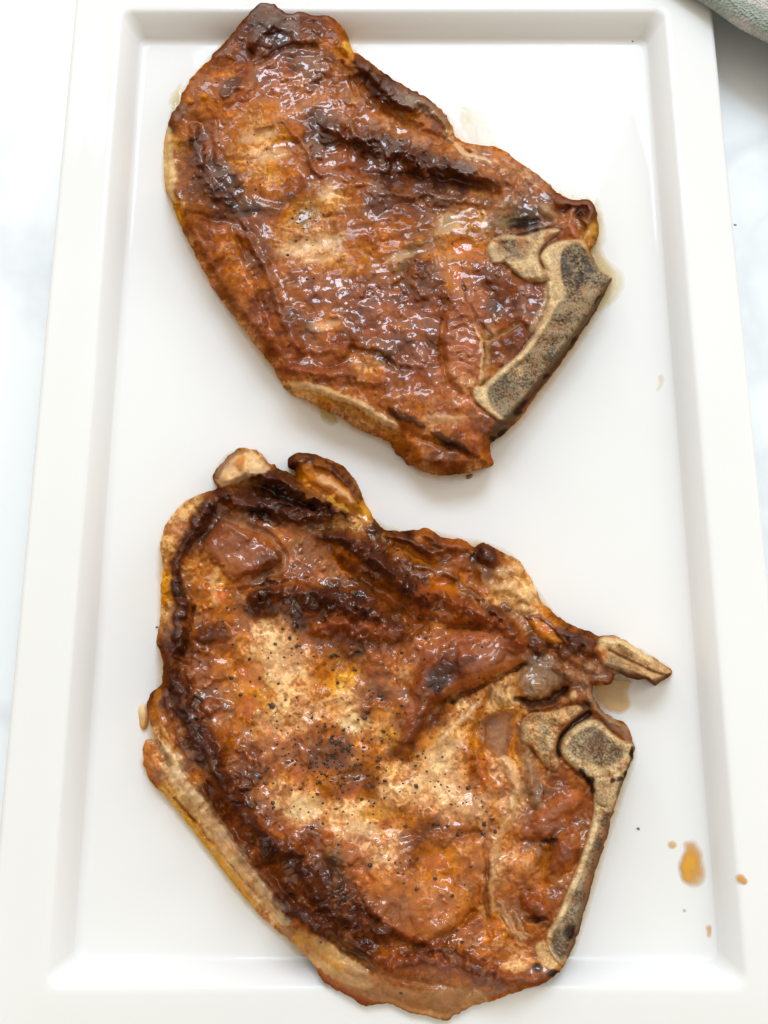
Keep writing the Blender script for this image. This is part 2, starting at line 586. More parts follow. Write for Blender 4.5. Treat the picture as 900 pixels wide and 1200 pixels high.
            me.normals_split_custom_set_from_vertices(N.reshape(-1, 3)[uq].tolist())
            o = link_mesh(name, me, mat, objs[par] if par is not None else root)
            objs[lb] = o
        # the flat underside closes the shell
        k = 5
        uu, vv, dd = self.u[::k, ::k], self.v[::k, ::k], d[::k, ::k]
        lf = 0.0118 * sstep(1080, 1142, vv) if z0 < 0.01 else 0.0
        Pb = at(uu, vv, z0 + lf + 0.0002)
        J, I = np.where((dd[:-1, :-1] > 1.5) & (dd[1:, :-1] > 1.5) & (dd[:-1, 1:] > 1.5) & (dd[1:, 1:] > 1.5))
        if len(J):
            n2 = uu.shape[1]
            q = np.stack([J * n2 + I, J * n2 + I + 1, (J + 1) * n2 + I + 1, (J + 1) * n2 + I], 1)
            uq, inv = np.unique(q, return_inverse=True)
            me = bpy.data.meshes.new('underside')
            me.from_pydata((Pb.reshape(-1, 3)[uq] - base).tolist(), [], inv.reshape(-1, 4).tolist())
            A = me.attributes.new('tint', 'FLOAT_COLOR', 'POINT')
            A.data.foreach_set('color', np.tile(np.append(LIN['B'], 0.3), len(uq)).astype(np.float32))
            link_mesh('underside', me, M_meat, root)
        return objs


def lum(c):
    return c[..., 0] * 0.35 + c[..., 1] * 0.5 + c[..., 2] * 0.15


def crust(cv, fib_dir, fib_amt=1.0, wet=None, con=0.42, blk=0.45):
    """browned relief: beads and wrinkles where the sear is dark, meat fibres where it is pale"""
    s = cv.seed
    X, Y = cv.X, cv.Y
    dark = 1 - sstep(0.05, 0.24, lum(cv.c))
    pale = 1 - dark
    cv.dark = dark
    f1, v1 = cells(X / 6.6, Y / 6.6, s + 2)
    f2, v2 = cells(X / 13.0, Y / 13.0, s + 7)
    bead = np.clip(1 - (f1 * 1.55) ** 2, 0, 1) ** 0.8 * sstep(0.25, 0.75, v1)
    lump = np.clip(1 - (f2 * 1.35) ** 2, 0, 1) ** 0.9 * (0.35 + v2)
    drop = np.clip(1 - (f1 * 2.0) ** 2, 0, 1) ** 0.8 * (v1 > 0.80)
    patch = sstep(0.40, 0.60, vnoise(X / 24, Y / 24, s + 20))
    wr = fbm(X / 11, Y / 11, s + 30, 2)
    wet = 0.6 if wet is None else wet
    cv.h += dark * (2.6 * bead * (0.2 + 0.8 * patch) * (0.08 + 1.05 * wet) + 3.0 * lump * (0.15 + 0.95 * wet) + 1.0 * wr) + pale * (2.0 * drop * (0.2 + wet) + 0.25 * wr)
    a = math.radians(fib_dir)
    p = X * math.cos(a) + Y * math.sin(a); q = -X * math.sin(a) + Y * math.cos(a)
    fib = fbm(p / 26, q / 4.2, s + 40, 2)
    fib2 = fbm(p / 60, q / 10, s + 44, 3)
    big = fbm(X / 26, Y / 26, s + 36, 2)
    cv.h += fib_amt * (0.25 * fib + 1.3 * fib2) * (0.8 + 0.4 * pale) + 6.0 * big
    cv.gloss = np.clip((0.3 + 0.9 * sstep(0.34, 0.66, vnoise(X / 26, Y / 26, s + 55)) * (0.6 + 0.4 * sstep(0.2, 0.7, vnoise(X / 8, Y / 8, s + 57)))) * wet * (0.75 + 0.4 * dark) * 1.4 + 0.8 * drop * wet, 0.03, 1)
    # browning: specks, fibres and glazed patches
    n1 = fbm(X / 4.0, Y / 4.0, s + 8, 3); n2 = fbm(X / 15, Y / 15, s + 15, 3)
    k = np.exp((0.30 * n1 + 0.34 * n2 + 0.36 * fib * (1 - dark * 0.5)) * 1.2)
    warm = np.stack([k ** 0.8, k, k ** 1.25], -1)
    cv.c = cv.c * warm
    cv.mix(sstep(0.10, 0.36, fbm(X / 8, Y / 8, s + 25, 4) + 0.3 * fib) * (0.12 + 0.38 * pale), 'RB' and LIN['R'] * 0.5 + LIN['O'] * 0.5)
    cv.mix(sstep(0.22, 0.42, fbm(X / 5, Y / 5, s + 26, 3) + 0.25 * fib) * 0.28 * pale, 'B')
    cv.mix(sstep(0.18, 0.45, fbm(X / 7, Y / 7, s + 29, 3) + 0.3 * fib2) * 0.14 * pale, 'F')
    cv.mix(sstep(0.18, 0.45, fbm(X / 16, Y / 16, s + 28, 4)) * (0.12 + 0.33 * pale), 'A')
    cv.mix(sstep(0.15, 0.5, fbm(X / 13, Y / 13, s + 48, 4)) * (0.5 * dark), 'D')
    cv.mix(sstep(0.25, 0.55, fbm(X / 10, Y / 10, s + 58, 4)) * (blk * dark * dark), 'K')
    cv.mix(sstep(0.25, 0.55, fbm(X / 10, Y / 10, s + 50, 4)) * (0.3 * dark), 'O')
    cv.mix(sstep(0.30, 0.5, fbm(X / 5, Y / 5, s + 52, 2)) * 0.45, 'B')
    sp = sstep(0.08, 0.26, fbm(X / 3.4, Y / 3.4, s + 54, 2) + 0.55 * fbm(X / 22, Y / 22, s + 56, 2) + 0.25 * fib)
    cv.mix(sp * 0.55 * pale, LIN['B'] * 0.55 + LIN['O'] * 0.45)
    # deep caramel where it browned most, clear gold where it did not
    lu = lum(cv.c)
    cv.c *= np.clip((lu / 0.17) ** con, 0.45, 1.25)[..., None]
    lu = lum(cv.c)[..., None]
    cv.c = np.clip(lu + 1.09 * (cv.c - lu), 0.004, 1) * np.array([1.0, 0.985, 0.92])
    char = 1 - sstep(0.012, 0.035, lum(cv.c))
    cv.h += char * 2.2 * fbm(X / 3.6, Y / 3.6, s + 62, 2)
    cv.gloss *= 1 - 0.15 * char
    # pits between beads darkened: juices, with crevice shade put into the colour
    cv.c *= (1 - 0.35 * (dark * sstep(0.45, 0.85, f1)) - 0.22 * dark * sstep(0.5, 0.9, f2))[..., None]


def speckle(cv, s, d, amt=0.8, size=2.2, col=(38, 32, 28), thr=0.56, inset=2.0):
    amt *= 0.72
    """porous marrow: dark pin holes in a pale lattice"""
    X, Y = cv.u[s], cv.v[s]
    g = np.random.RandomState(cv.seed).rand(*X.shape)
    g = (g + np.roll(g, 1, 0) * 0.6 + np.roll(g, 1, 1) * 0.6 + np.roll(g, (1, 1), (0, 1)) * 0.4) / 2.6 * 2 - 1
    n = 1.0 * g + 0.25 * fbm(X / (size * 1.1), Y / (size * 1.1), cv.seed + 33, 2) + 0.75 * fbm(X / 15, Y / 15, cv.seed + 23, 3)
    lo = (thr - 0.50) * 1.1 + 0.05
    m = sstep(lo - 0.12, lo + 0.22, n) * sstep(inset - 1, inset + 1.5, d)
    al = (m * amt)[..., None]
    cv.c[s] = cv.c[s] * (1 - al) + srgb(col) * al
    cv.h[s] -= m * 0.5


def stain(cv, s, d, amt=0.5):
    """browned fond and char smudges on a bone face"""
    X, Y = cv.u[s], cv.v[s]
    inn = sstep(-0.5, 2.0, d)
    for (sc, off, lo, hi, col, k) in ((14, 60, 0.0, 0.5, 'b', 1.0), (8, 63, 0.15, 0.55, 'O', 0.7), (11, 66, 0.2, 0.55, 'T', 0.8), (5, 69, 0.3, 0.55, 'B', 0.5)):
        al = (sstep(lo, hi, fbm(X / sc, Y / sc, cv.seed + off, 4)) * amt * k * inn)[..., None]
        cv.c[s] = cv.c[s] * (1 - al) + LIN[col] * al
    al = (sstep(5.0, 0.0, d) * 0.25 * amt * inn * (0.4 + vnoise(X / 9, Y / 9, cv.seed + 70)))[..., None]
    cv.c[s] = cv.c[s] * (1 - al) + LIN['B'] * al
    cv.h[s] += inn * 0.8 * fbm(X / 10, Y / 10, cv.seed + 72, 3)


def flakes(cv, root, positions, name, mat, seed):
    """cracked pepper: small angular chips lying on the surface"""
    rng = random.Random(seed)
    vs, fs = [], []
    base = np.array(root.location)
    for (x, y, r) in positions:
        i = int(round((x - cv.u[0, 0]) / (cv.u[0, 1] - cv.u[0, 0]))); j = int(round((y - cv.v[0, 0]) / (cv.v[1, 0] - cv.v[0, 0])))
        if not (0 <= j < cv.u.shape[0] and 0 <= i < cv.u.shape[1]) or cv.d[j, i] < 3:
            continue
        c = cv.P[j, i] - base
        b0 = len(vs)
        R = r * PX
        a0 = rng.random() * 6.28; el = rng.uniform(0.5, 1.0); n = 6; R *= 0.86
        for k in range(n):
            a = a0 + 6.283 * k / n
            q = R * rng.uniform(0.6, 1.2)
            xx, yy = q * math.cos(a), q * el * math.sin(a)
            vs.append((c[0] + xx, c[1] + yy, c[2] - 0.2 * R))
            vs.append((c[0] + xx * 0.7, c[1] + yy * 0.7, c[2] + R * rng.uniform(0.3, 0.7)))
        vs.append((c[0], c[1], c[2] + R * 0.75))
        for k in range(n):
            k2 = (k + 1) % n
            fs.append((b0 + 2 * k, b0 + 2 * k2, b0 + 2 * k2 + 1, b0 + 2 * k + 1))
            fs.append((b0 + 2 * k + 1, b0 + 2 * k2 + 1, b0 + 2 * n))
    me = bpy.data.meshes.new(name); me.from_pydata(vs, [], fs)
    o = link_mesh(name, me, mat, root)
    o['kind'] = 'stuff'
    return o


M_pepper, nt, b = new_mat('cracked_pepper')
co = objcoord(nt)
n = noise_node(nt, 900, 2, 0.5, co)
cr = nt.nodes.new('ShaderNodeValToRGB')
cr.color_ramp.elements[0].position = 0.35; cr.color_ramp.elements[0].color = (0.012, 0.009, 0.006, 1)
cr.color_ramp.elements[1].position = 0.7; cr.color_ramp.elements[1].color = (0.07, 0.045, 0.025, 1)
nt.links.new(n.outputs['Fac'], cr.inputs['Fac']); nt.links.new(cr.outputs['Color'], b.inputs['Base Color'])
b.inputs['Roughness'].default_value = 0.4


def pts(s):
    return [tuple(float(q) for q in t.split(',')) for t in s.split()]


# ------------------------------------------------------------------ upper pork steak
UP = pts('''305,1 322,4 338,14 352,12 366,16 385,17 399,28 408,46 414,62 420,63 433,73 448,84 465,96 485,106 505,118 521,132 530,150
533,160 546,167 565,171 582,172 600,183 620,197 640,213 655,227 671,234 690,234 699,245 699,257 702,268 699,285 692,298 706,317
717,325 713,336 702,357 690,378 674,402 656,427 640,449 624,470 610,489 600,499 588,511 578,517 574,521 577,536 578,545
560,551 535,556 515,557 495,553 476,543 463,530 455,518 442,512 430,507 412,498 398,488 380,480 360,470 345,464 333,454 325,440
317,425 300,405 285,385 265,360 248,335 235,310 222,285 212,265 204,245 199,232 194,220 192,200 192,175 195,150 201,134 211,119
212,111 220,99 234,80 246,69 250,62 262,50 272,39 281,27 292,13 298,5''')
U = Canvas(UP, seed=3)
U.base('''310,12,DB 300,30,D 320,45,D 335,35,D 352,25,RD 372,28,B 395,30,BR 403,40,AB 408,55,Y 415,66,A 398,48,O 310,58,B 290,60,B 275,45,B 270,60,B
255,75,B 265,80,OB 252,90,O 245,100,RO 262,88,OA 285,78,R 240,112,A 225,120,O 212,125,TD 205,150,DB 200,165,Y 194,185,F 194,210,F 222,150,O
230,165,D 225,190,DB 245,170,R 245,195,D 265,140,O 285,120,R 300,110,O 300,125,YO 310,95,R 325,80,R 345,70,B 365,75,TB 370,95,B 350,105,O
330,100,O 320,130,O 300,145,PY 285,160,A 310,165,Y 330,160,Y 345,150,O 300,185,P 320,180,PY 345,175,O 360,160,DB 340,195,O 370,140,D
365,180,DB 385,75,B 395,92,OB 375,110,O 410,100,O 415,110,YO 408,85,B 425,85,D 430,95,D 445,100,D 440,115,D 455,115,D 465,125,B 490,120,BD
505,125,BT 520,140,T 525,155,LT 510,152,R 500,148,O 485,140,OY 460,140,OP 440,130,O 420,130,O 400,125,O 390,140,B 405,150,R 380,165,D
400,175,RB 425,165,D 445,165,D 470,180,D 500,185,D 530,195,D 520,170,OA 538,172,A 547,180,P 440,190,B 400,200,R 375,200,R 470,200,RB
500,205,D 540,207,D 196,200,F 205,240,Y 215,200,RB 215,225,B 225,205,B 240,215,D 255,225,D 265,210,D 275,220,D 270,240,DK 260,250,B
235,255,BO 225,260,B 290,190,OY 305,200,PY 320,205,Y 340,200,O 350,215,R 300,220,A 320,225,A 340,225,B 300,245,D 280,250,D 330,240,B
345,250,Y 360,245,YG 355,258,G 320,265,O 340,270,P 340,290,P 365,280,P 360,300,P 290,265,R 310,270,RB 290,290,RB 265,275,O 270,290,AO
240,280,B 240,295,RB 250,310,R 265,305,O 275,320,AO 290,330,O 300,300,B 310,310,B 320,315,O 340,320,RO 360,320,R 285,345,O 300,350,BR
320,350,B 335,345,O 350,350,O 260,340,B 270,355,B 290,370,RB 315,375,R 235,300,BD 222,275,B
385,228,P 395,235,Y 420,228,O 370,250,GY 400,255,BO 430,235,B 460,215,D 490,210,D 520,212,D 450,240,B 480,245,B 510,240,B 540,225,D
420,260,BO 370,275,P 395,275,P 370,300,P 390,295,P 410,285,O 440,275,O 460,285,O 430,300,YO 450,300,O 480,265,BO 500,280,AG 520,270,GY
540,260,YG 510,295,A 540,295,OA 495,310,B 475,315,GB 400,310,YP 370,312,A 360,330,R 390,325,R 420,330,R 450,335,R 480,335,DR 510,330,B
535,330,A 370,350,R 400,355,R 430,355,RB 460,350,R 490,360,R 520,350,RB 540,360,R 380,372,AO 420,372,R
540,160,R 575,175,A 583,172,A 555,165,L 570,187,t 590,197,t 610,210,t 630,222,t 560,197,t 545,200,D 565,210,R 580,217,t 600,225,tB
620,232,B 640,232,B 655,235,B 670,240,RD 690,240,B 695,252,D 688,262,YG 695,275,YG 670,265,r 640,250,T 620,250,GD 610,262,K 625,262,KD
590,250,GT 570,240,B 560,235,LG 555,260,Y 565,250,L 580,262,G 545,285,A 540,300,A 555,300,O 560,320,R 580,330,B
575,330,B 590,345,B 610,350,RB 600,365,BR 625,365,R 580,360,D 565,345,r 560,370,r 550,400,r 548,430,rt 545,450,L 575,390,Lt 590,385,R
600,395,RD 580,410,B 575,430,t 585,430,R 565,455,Pt 440,390,R 470,400,DR 500,390,R 450,420,D 480,425,R 500,430,R 440,430,YP 450,450,R
445,440,O 470,455,r 500,460,r 490,475,AO 520,470,r 540,480,r 550,465,r 475,480,O 440,480,O 430,495,L 510,492,Lr 530,492,rP 540,505,r
560,510,r 570,505,B 530,520,D 555,530,R 570,537,O 480,510,O 465,515,YB 490,530,BA 510,540,B 540,545,B 560,547,L 475,540,Bb 500,552,Lb
330,400,R 345,410,R 325,430,r 340,430,R 370,430,R 400,430,R 410,440,DR 375,450,R 395,450,OR 420,440,YP 350,445,O 380,464,Y 360,461,F
400,476,F 420,486,L 440,491,L 345,456,L 420,465,O 440,468,O 400,466,AY 310,395,R 305,380,RB 320,410,RB 390,380,AO 400,395,R 430,395,R
460,380,R 350,385,B 345,370,B 320,432,w 300,407,w 282,384,w 262,358,w 246,334,w 232,308,w 218,280,w 207,256,Y''')
lc = lum(U.c)
U.mix(0.06 + 0.24 * sstep(0.05, 0.2, lc), srgb((138, 76, 38)))
U.h = U.field('''310,30,-4 420,40,-10 250,90,-4 200,180,-16 230,260,-3 260,340,-4 300,390,-3 330,440,-4 320,200,3 420,250,3 400,340,2 480,320,1
450,120,-4 520,150,-12 600,200,-10 650,240,-12 690,260,-10 560,300,-3 600,350,-5 580,400,-5 540,460,-3 480,460,0 520,520,-8 480,530,-12 420,470,-4''')
FU = U.h.copy()
U.ew = U.field('''300,0,9 400,30,9 460,95,7 540,165,9 620,195,12 690,240,8 702,290,7 690,370,12 640,450,13 590,510,12 575,540,14 520,557,18 460,525,24
410,497,26 360,468,22 325,440,17 280,380,15 240,320,14 205,245,12 192,190,14 205,130,12 250,60,8''', p=1.5)
WET = U.field('''300,40,.7 345,75,.9 370,100,.9 390,55,.6 430,95,.9 475,125,1 510,145,.7 400,165,.9 450,170,1 510,190,1 560,205,.9 470,230,.7 520,235,.7
240,190,.8 270,215,.9 250,110,.4 210,140,.4 300,170,.4 330,190,.4 350,250,.4 370,290,.4 300,290,.6 325,345,.6 340,390,.9 350,420,.8 230,280,.2 250,320,.2 280,360,.2
310,410,.3 420,290,.5 480,280,.4 540,280,.7 380,335,.8 430,345,1 480,350,1 520,345,1 400,385,.8 450,400,1 500,410,1 540,400,.9 560,330,.9 600,360,.7 590,410,.6
400,430,.6 350,440,.4 460,455,.6 500,470,.6 540,490,.5 480,520,.25 530,535,.25 400,480,.15 600,200,.5 650,240,.7 690,245,.7''')
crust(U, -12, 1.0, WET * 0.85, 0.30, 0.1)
U.c *= np.array([0.90, 0.82, 0.80])
# ridges, folds and seams of the sear
U.stroke([(385, 148), (430, 163), (480, 181), (530, 195), (578, 213)], [10, 14, 14, 13, 7], 7.0, 'D', 0.5)
U.stroke([(425, 204), (480, 207), (530, 213), (582, 222)], 7, -5.0, 'D', 0.4)
U.stroke([(440, 225), (500, 228), (560, 236)], [6, 9, 7], 3.0, 'B', 0.4)
U.stroke([(420, 70), (436, 90), (458, 112), (482, 128)], [7, 10, 10, 6], 7.0, 'D', 0.8)
U.stroke([(415, 92), (432, 115), (470, 140), (515, 160), (550, 178)], 4, -4.0, 'O', 0.5)
U.stroke([(525, 163), (550, 182), (575, 193)], 3.5, 2.5, 'P', 0.55)
U.stroke([(480, 118), (505, 124), (522, 142)], 8, 4.0, 'T', 0.4)
U.stroke([(285, 262), (297, 288), (312, 312), (322, 340), (330, 366), (342, 392), (352, 412)], [4, 5, 6, 6, 6, 7, 7], 4.5, 'B', 0.35)
U.stroke([(272, 268), (285, 295), (300, 325), (308, 355), (318, 385)], 6, -3.0)
U.stroke([(222, 250), (250, 257), (275, 261), (290, 272)], 6, -3.0, 'D', 0.25)
U.stroke([(228, 150), (235, 180), (240, 205), (258, 232)], [7, 9, 10, 8], 4.0, 'D', 0.45)
U.stroke([(250, 130), (252, 160), (256, 185)], 4, 3.0, 'R', 0.4)
U.stroke([(300, 150), (330, 140), (352, 165), (375, 205)], 4, 3.0, 'R', 0.35)
U.stroke([(293, 60), (300, 75), (325, 58), (345, 52), (372, 56)], 3.5, -3.0, 'D', 0.5)
U.stroke([(296, 50), (320, 28), (345, 38), (350, 48)], 7, 4.0, 'D', 0.4)
U.stroke([(410, 410), (442, 414), (460, 428), (476, 434)], 5, -3.0, 'D', 0.4)
U.stroke([(340, 400), (370, 412), (405, 408)], 6, 3.0, 'R', 0.35)
U.stroke([(335, 432), (370, 438), (410, 440), (440, 448)], 8, 3.5, 'R', 0.4)
U.stroke([(346, 452), (380, 458), (415, 470), (440, 486), (462, 497)], 5, 2.0, 'F', 0.4)
U.stroke([(352, 460), (390, 470), (425, 489), (455, 505)], 3.0, -4.0, 'Y', 0.4)
U.patch([(526, 350), (545, 342), (560, 360), (566, 395), (567, 435), (556, 455), (540, 460), (527, 445), (521, 415), (518, 380)], 6.0, 'r', 0.35, 8)
for k in range(9):
    y = 372 + k * 10
    U.stroke([(528, y), (545, y - 3), (560, y + 4)], 3.2, 0.9, 'r', 0.15)
U.stroke([(519, 375), (518, 415), (526, 445), (540, 461)], 3.5, -4.0, 'O', 0.6)
U.stroke([(556, 385), (564, 400), (566, 425), (563, 448)], 2.0, 2.0, 'P', 0.55)
U.stroke([(572, 395), (573, 420), (568, 448)], 4, -3.5, 'L', 0.4)
U.stroke([(565, 400), (588, 392), (606, 380)], 3, -3.5, 'L', 0.4)
U.stroke([(540, 330), (548, 350), (560, 375), (575, 392)], 3, -2.5, 'D', 0.4)
U.patch([(455, 480), (462, 477), (480, 486), (498, 496), (494, 502), (476, 495), (458, 488)], 2.0, 'K', 0.8, 3)
U.patch([(505, 504), (514, 503), (530, 512), (548, 524), (552, 532), (538, 530), (520, 520), (508, 512)], 2.0, 'K', 0.72, 3)
U.stroke([(455, 480), (475, 505), (520, 522), (560, 536)], 4, -4.0)
U.stroke([(498, 490), (515, 489), (540, 491)], 5, 1.0, 'P', 0.3)
U.patch([(258, 112), (258, 104), (266, 92), (278, 88), (285, 92), (283, 102), (272, 110), (264, 117)], 2.0, 'D', 0.8, 3)
U.blob(408, 57, 10, 9, 30, 7.0, 'Y', 0.9)
U.blob(400, 62, 14, 5, 20, -3.0, 'A', 0.6)
U.stroke([(400, 72), (408, 84), (416, 110)], 3, -4.0, 'O', 0.4)
U.blob(207, 128, 12, 16, 20, 5.0, 'TDB' and 'B', 0.5)
U.patch([(191, 150), (199, 150), (203, 175), (203, 205), (206, 232), (199, 232), (191, 205)], 0, 'F', 0.5, 4)
U.stroke([(193, 160), (196, 185), (195, 215), (201, 238)], 2.0, -2.0, 'Y', 0.6)
U.blob(222, 118, 6, 5, 0, 3.5, 'A', 0.8)
U.blob(239, 113, 6, 6, 0, 3.5, 'A', 0.9)
for (x, y, rx, ry, r) in ((300, 160, 26, 10, -10), (320, 182, 26, 9, -12), (385, 228, 14, 7, 0), (350, 290, 30, 12, -10), (385, 283, 26, 9, -15),
                          (375, 303, 24, 7, -8), (470, 300, 22, 7, -20), (525, 262, 14, 20, 50), (380, 380, 22, 7, -5)):
    U.blob(x, y, rx, ry, r, -1.5, 'P', 0.42)
for (x, y, rx, ry, r) in ((355, 252, 22, 10, -25), (525, 262, 16, 9, -40), (500, 290, 30, 10, -10), (468, 316, 14, 10, 0)):
    U.blob(x, y, rx, ry, r, -1.0, 'G', 0.35)
U.blob(540, 292, 22, 12, -20, -2, 'A', 0.6)
U.blob(530, 325, 12, 18, 20, -2, 'A', 0.45)
# dark singed hollow beside the bone, gristle curl at the corner
U.blob(612, 262, 22, 9, -8, -5, 'K', 0.85)
U.blob(598, 258, 26, 8, -12, -2, 'G', 0.5)
U.blob(640, 248, 15, 8, 35, 4, 'T', 0.6)
U.stroke([(655, 240), (672, 236), (688, 240), (695, 252), (688, 262), (680, 256)], [5, 7, 7, 6, 5, 3], 7.0, 'B', 0.75)
U.blob(680, 254, 5, 6, 20, -5, 'D', 0.8)
U.blob(694, 271, 8, 13, 10, 3, 'YG' and 'Y', 0.5)
U.stroke([(672, 245), (668, 262), (674, 278)], 4, 3, 'r', 0.5)
# bones
ub = thick_top = 52.0
hook = pts('573,301 571,290 580,279 595,275 612,277 628,272 645,268 657,270 646,279 635,290 631,302 635,312 644,320 643,328 632,331 616,328 603,319 592,308 580,309')
shaft = pts('''633,300 641,289 654,283 668,281 683,282 690,294 695,307 708,317 717,325 707,343 696,364 670,399 643,432 620,459 602,481 590,494
580,489 568,480 558,471 554,461 558,453 566,451 586,433 608,415 625,393 637,371 643,353 642,340 640,320 636,309''')
U.stroke(hook + hook[:1], 3.5, -2.0, 'D', 0.1, raw=True)
U.stroke(shaft[-14:] + shaft[:3], 3.5, -1.5, 'D', 0.1, raw=True)
s, d = U.patch(hook, 3.0, 'W', 0.9, 1.6, 2, raw=True)
U.blob(598, 292, 24, 15, 20, -1.0, 'T', 0.6)
s2, d2 = U.patch(pts('585,283 600,279 616,281 624,288 620,300 610,306 598,300 588,292'), -1.0, 'M', 0.5, 3, raw=True)
speckle(U, s2, d2, 0.85, 2.6, (48, 44, 44), 0.42)
stain(U, s, d, 0.8)
speckle(U, s, d, 0.45, 3.2, (120, 85, 55), 0.72)
U.blob(577, 297, 8, 9, 0, 1, 'T', 0.4)
s, d = U.patch(shaft, 4.0, 'W', 0.95, 1.6, 2, raw=True)
U.stroke([(640, 300), (645, 330), (641, 356), (625, 385)], 6, 1.5, 'F', 0.3, raw=True)
stain(U, s, d, 0.4)
speckle(U, s, d, 0.35, 3.0, (130, 92, 60), 0.74)
marrow_u = pts('''660,290 678,284 690,296 704,316 715,325 706,344 694,367 668,401 641,434 618,461 601,483 592,491 578,480 572,468 571,456 590,438 612,420
628,399 641,380 652,358 663,345 657,325 656,305''')
s, d = U.patch(marrow_u, -1.2, 'M', 0.85, 3, 3, raw=True)
U.blob(592, 458, 24, 19, -45, 0, 'G', 0.6)
U.blob(606, 437, 12, 9, -45, 0, 'L', 0.45)
U.blob(640, 395, 20, 10, -50, 0, 'b', 0.25)
U.blob(680, 345, 10, 22, 30, 0, 'b', 0.3)
stain(U, s, d, 0.35)
speckle(U, s, d, 0.95, 2.3, (46, 42, 40), 0.5)
s2, d2 = U.patch(pts('655,300 668,290 684,298 698,318 684,340 664,352 658,338'), 0, 'M', 0.1, 3, raw=True)
speckle(U, s2, d2, 0.9, 2.6, (40, 38, 40), 0.4)
U.stroke([(668, 281), (683, 284), (690, 297)], 4, 0, 'O', 0.35, raw=True)
# sawn edge of the bone, darker, falling to the plate
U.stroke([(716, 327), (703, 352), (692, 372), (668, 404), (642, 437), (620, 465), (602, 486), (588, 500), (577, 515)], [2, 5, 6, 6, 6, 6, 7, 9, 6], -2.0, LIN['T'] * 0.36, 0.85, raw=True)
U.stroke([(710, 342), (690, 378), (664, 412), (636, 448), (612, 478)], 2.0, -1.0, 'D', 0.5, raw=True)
for x, y, r, q, t in ((614, 472, 9, 4, -50), (606, 482, 8, 5, -45), (588, 507, 8, 4, -40), (579, 515, 6, 5, 20), (640, 440, 7, 2.5, -55), (672, 398, 9, 2, -55), (700, 352, 10, 2, -60)):
    U.blob(x, y, r, q, t, 1.0, 'K', 0.8)
sel = (U.label == 0) & (sdf(U.u, U.v, np.array(pts('716,322 724,330 690,392 640,462 600,510 574,524 571,514 588,494 602,482 643,432 696,364'))) > 0)
U.label[sel] = 2
for a in ((540, 292, 17, 9, -20), (497, 291, 18, 7, -15, 'A', 0.4), (535, 322, 9, 13, 15), (358, 254, 16, 6, -20, 'Y', 0.3), (330, 170, 20, 7, -12, 'A', 0.3), (562, 262, 12, 5, 0, 'Y', 0.3)):
    U.pool(*a)
base_h = FU
U.h = base_h + (U.h - base_h) * 1.15
upper = empty('pork_steak', (float(at(450, 290, WELL)[0]), float(at(450, 290, WELL)[1]), WELL))
tag(upper, 'smaller seared pork steak with one long straight bone, at the towel end of the platter', 'meat', 'seared pork steaks on the platter')
U.build(upper, {0: ('meat', M_meat, None), 2: ('bone', M_bone, None), 3: ('marrow', M_bone, 2)})
rg = random.Random(4)
pk = [(313, 175, 2), (298, 158, 1.8), (337, 299, 3.2), (360, 327, 3), (368, 326, 2.4), (365, 198, 2.2), (352, 250, 2.4), (345, 247, 2), (359, 244, 2),
      (364, 256, 2.6), (349, 262, 2.2), (371, 259, 2), (379, 251, 1.8), (343, 256, 2.4), (356, 268, 2.2), (377, 266, 2), (364, 237, 1.6), (352, 257, 2.4),
      (347, 282, 2.6), (360, 281, 2.2), (270, 240, 2.6), (265, 246, 2), (300, 222, 2.4), (305, 216, 2), (290, 190, 1.8), (491, 270, 2.4), (487, 305, 2.4), (478, 318, 2.2),
      (495, 312, 2), (545, 340, 2.8), (240, 95, 1.8), (254, 97, 1.8), (256, 167, 2.6), (448, 235, 2), (440, 232, 2), (298, 322, 2.2), (462, 318, 1.8), (530, 285, 2)]
for k in range(70):
    pk.append((rg.uniform(280, 520), rg.uniform(150, 330), rg.uniform(0.8, 1.6)))
flakes(U, upper, pk, 'pepper_flakes', M_pepper, 5)

# ------------------------------------------------------------------ lower pork steak
LO = pts('''250,560 253,551 262,540 273,529 284,525 302,528 311,537 317,543 323,543 327,550 338,554 347,559 344,551 338,548 337,540 345,532 358,530 370,533
386,538 401,546 412,557 420,570 427,585 433,598 437,605 445,615 454,622 472,622 485,621 497,619 508,623 517,628 530,631 540,631
555,641 559,639 567,635 575,640 589,647 602,653 613,663 621,677 627,690 633,703 642,712 655,723 669,732 689,739 700,745 709,744
722,745 738,753 755,765 769,773 784,783 788,790 775,799 767,803 755,796 742,796 729,791 721,790 719,798 712,803 702,802 695,804 695,813 700,824
709,835 720,842 733,847 738,855 742,871 744,879 740,891 734,909 727,926 718,953 709,987 698,1020 690,1051 679,1090 670,1113 661,1131
655,1139 645,1147 634,1153 614,1159 592,1167 579,1173 559,1177 545,1183 532,1191 523,1197 505,1192 492,1189 480,1187 468,1181 454,1175 428,1179
414,1171 394,1160 379,1151 368,1131 352,1113 339,1102 323,1089 305,1073 293,1058 275,1038 258,1015 242,993 227,973 211,953 195,933
182,922 173,909 168,893 168,878 171,868 178,867 184,872 178,852 174,838 172,822 178,811 187,804 190,798 191,778 187,764 184,751 187,733 189,711 188,689 191,667 188,644
191,622 200,607 213,592 229,582 242,577 254,573''')
Lw = Canvas(LO, seed=19)
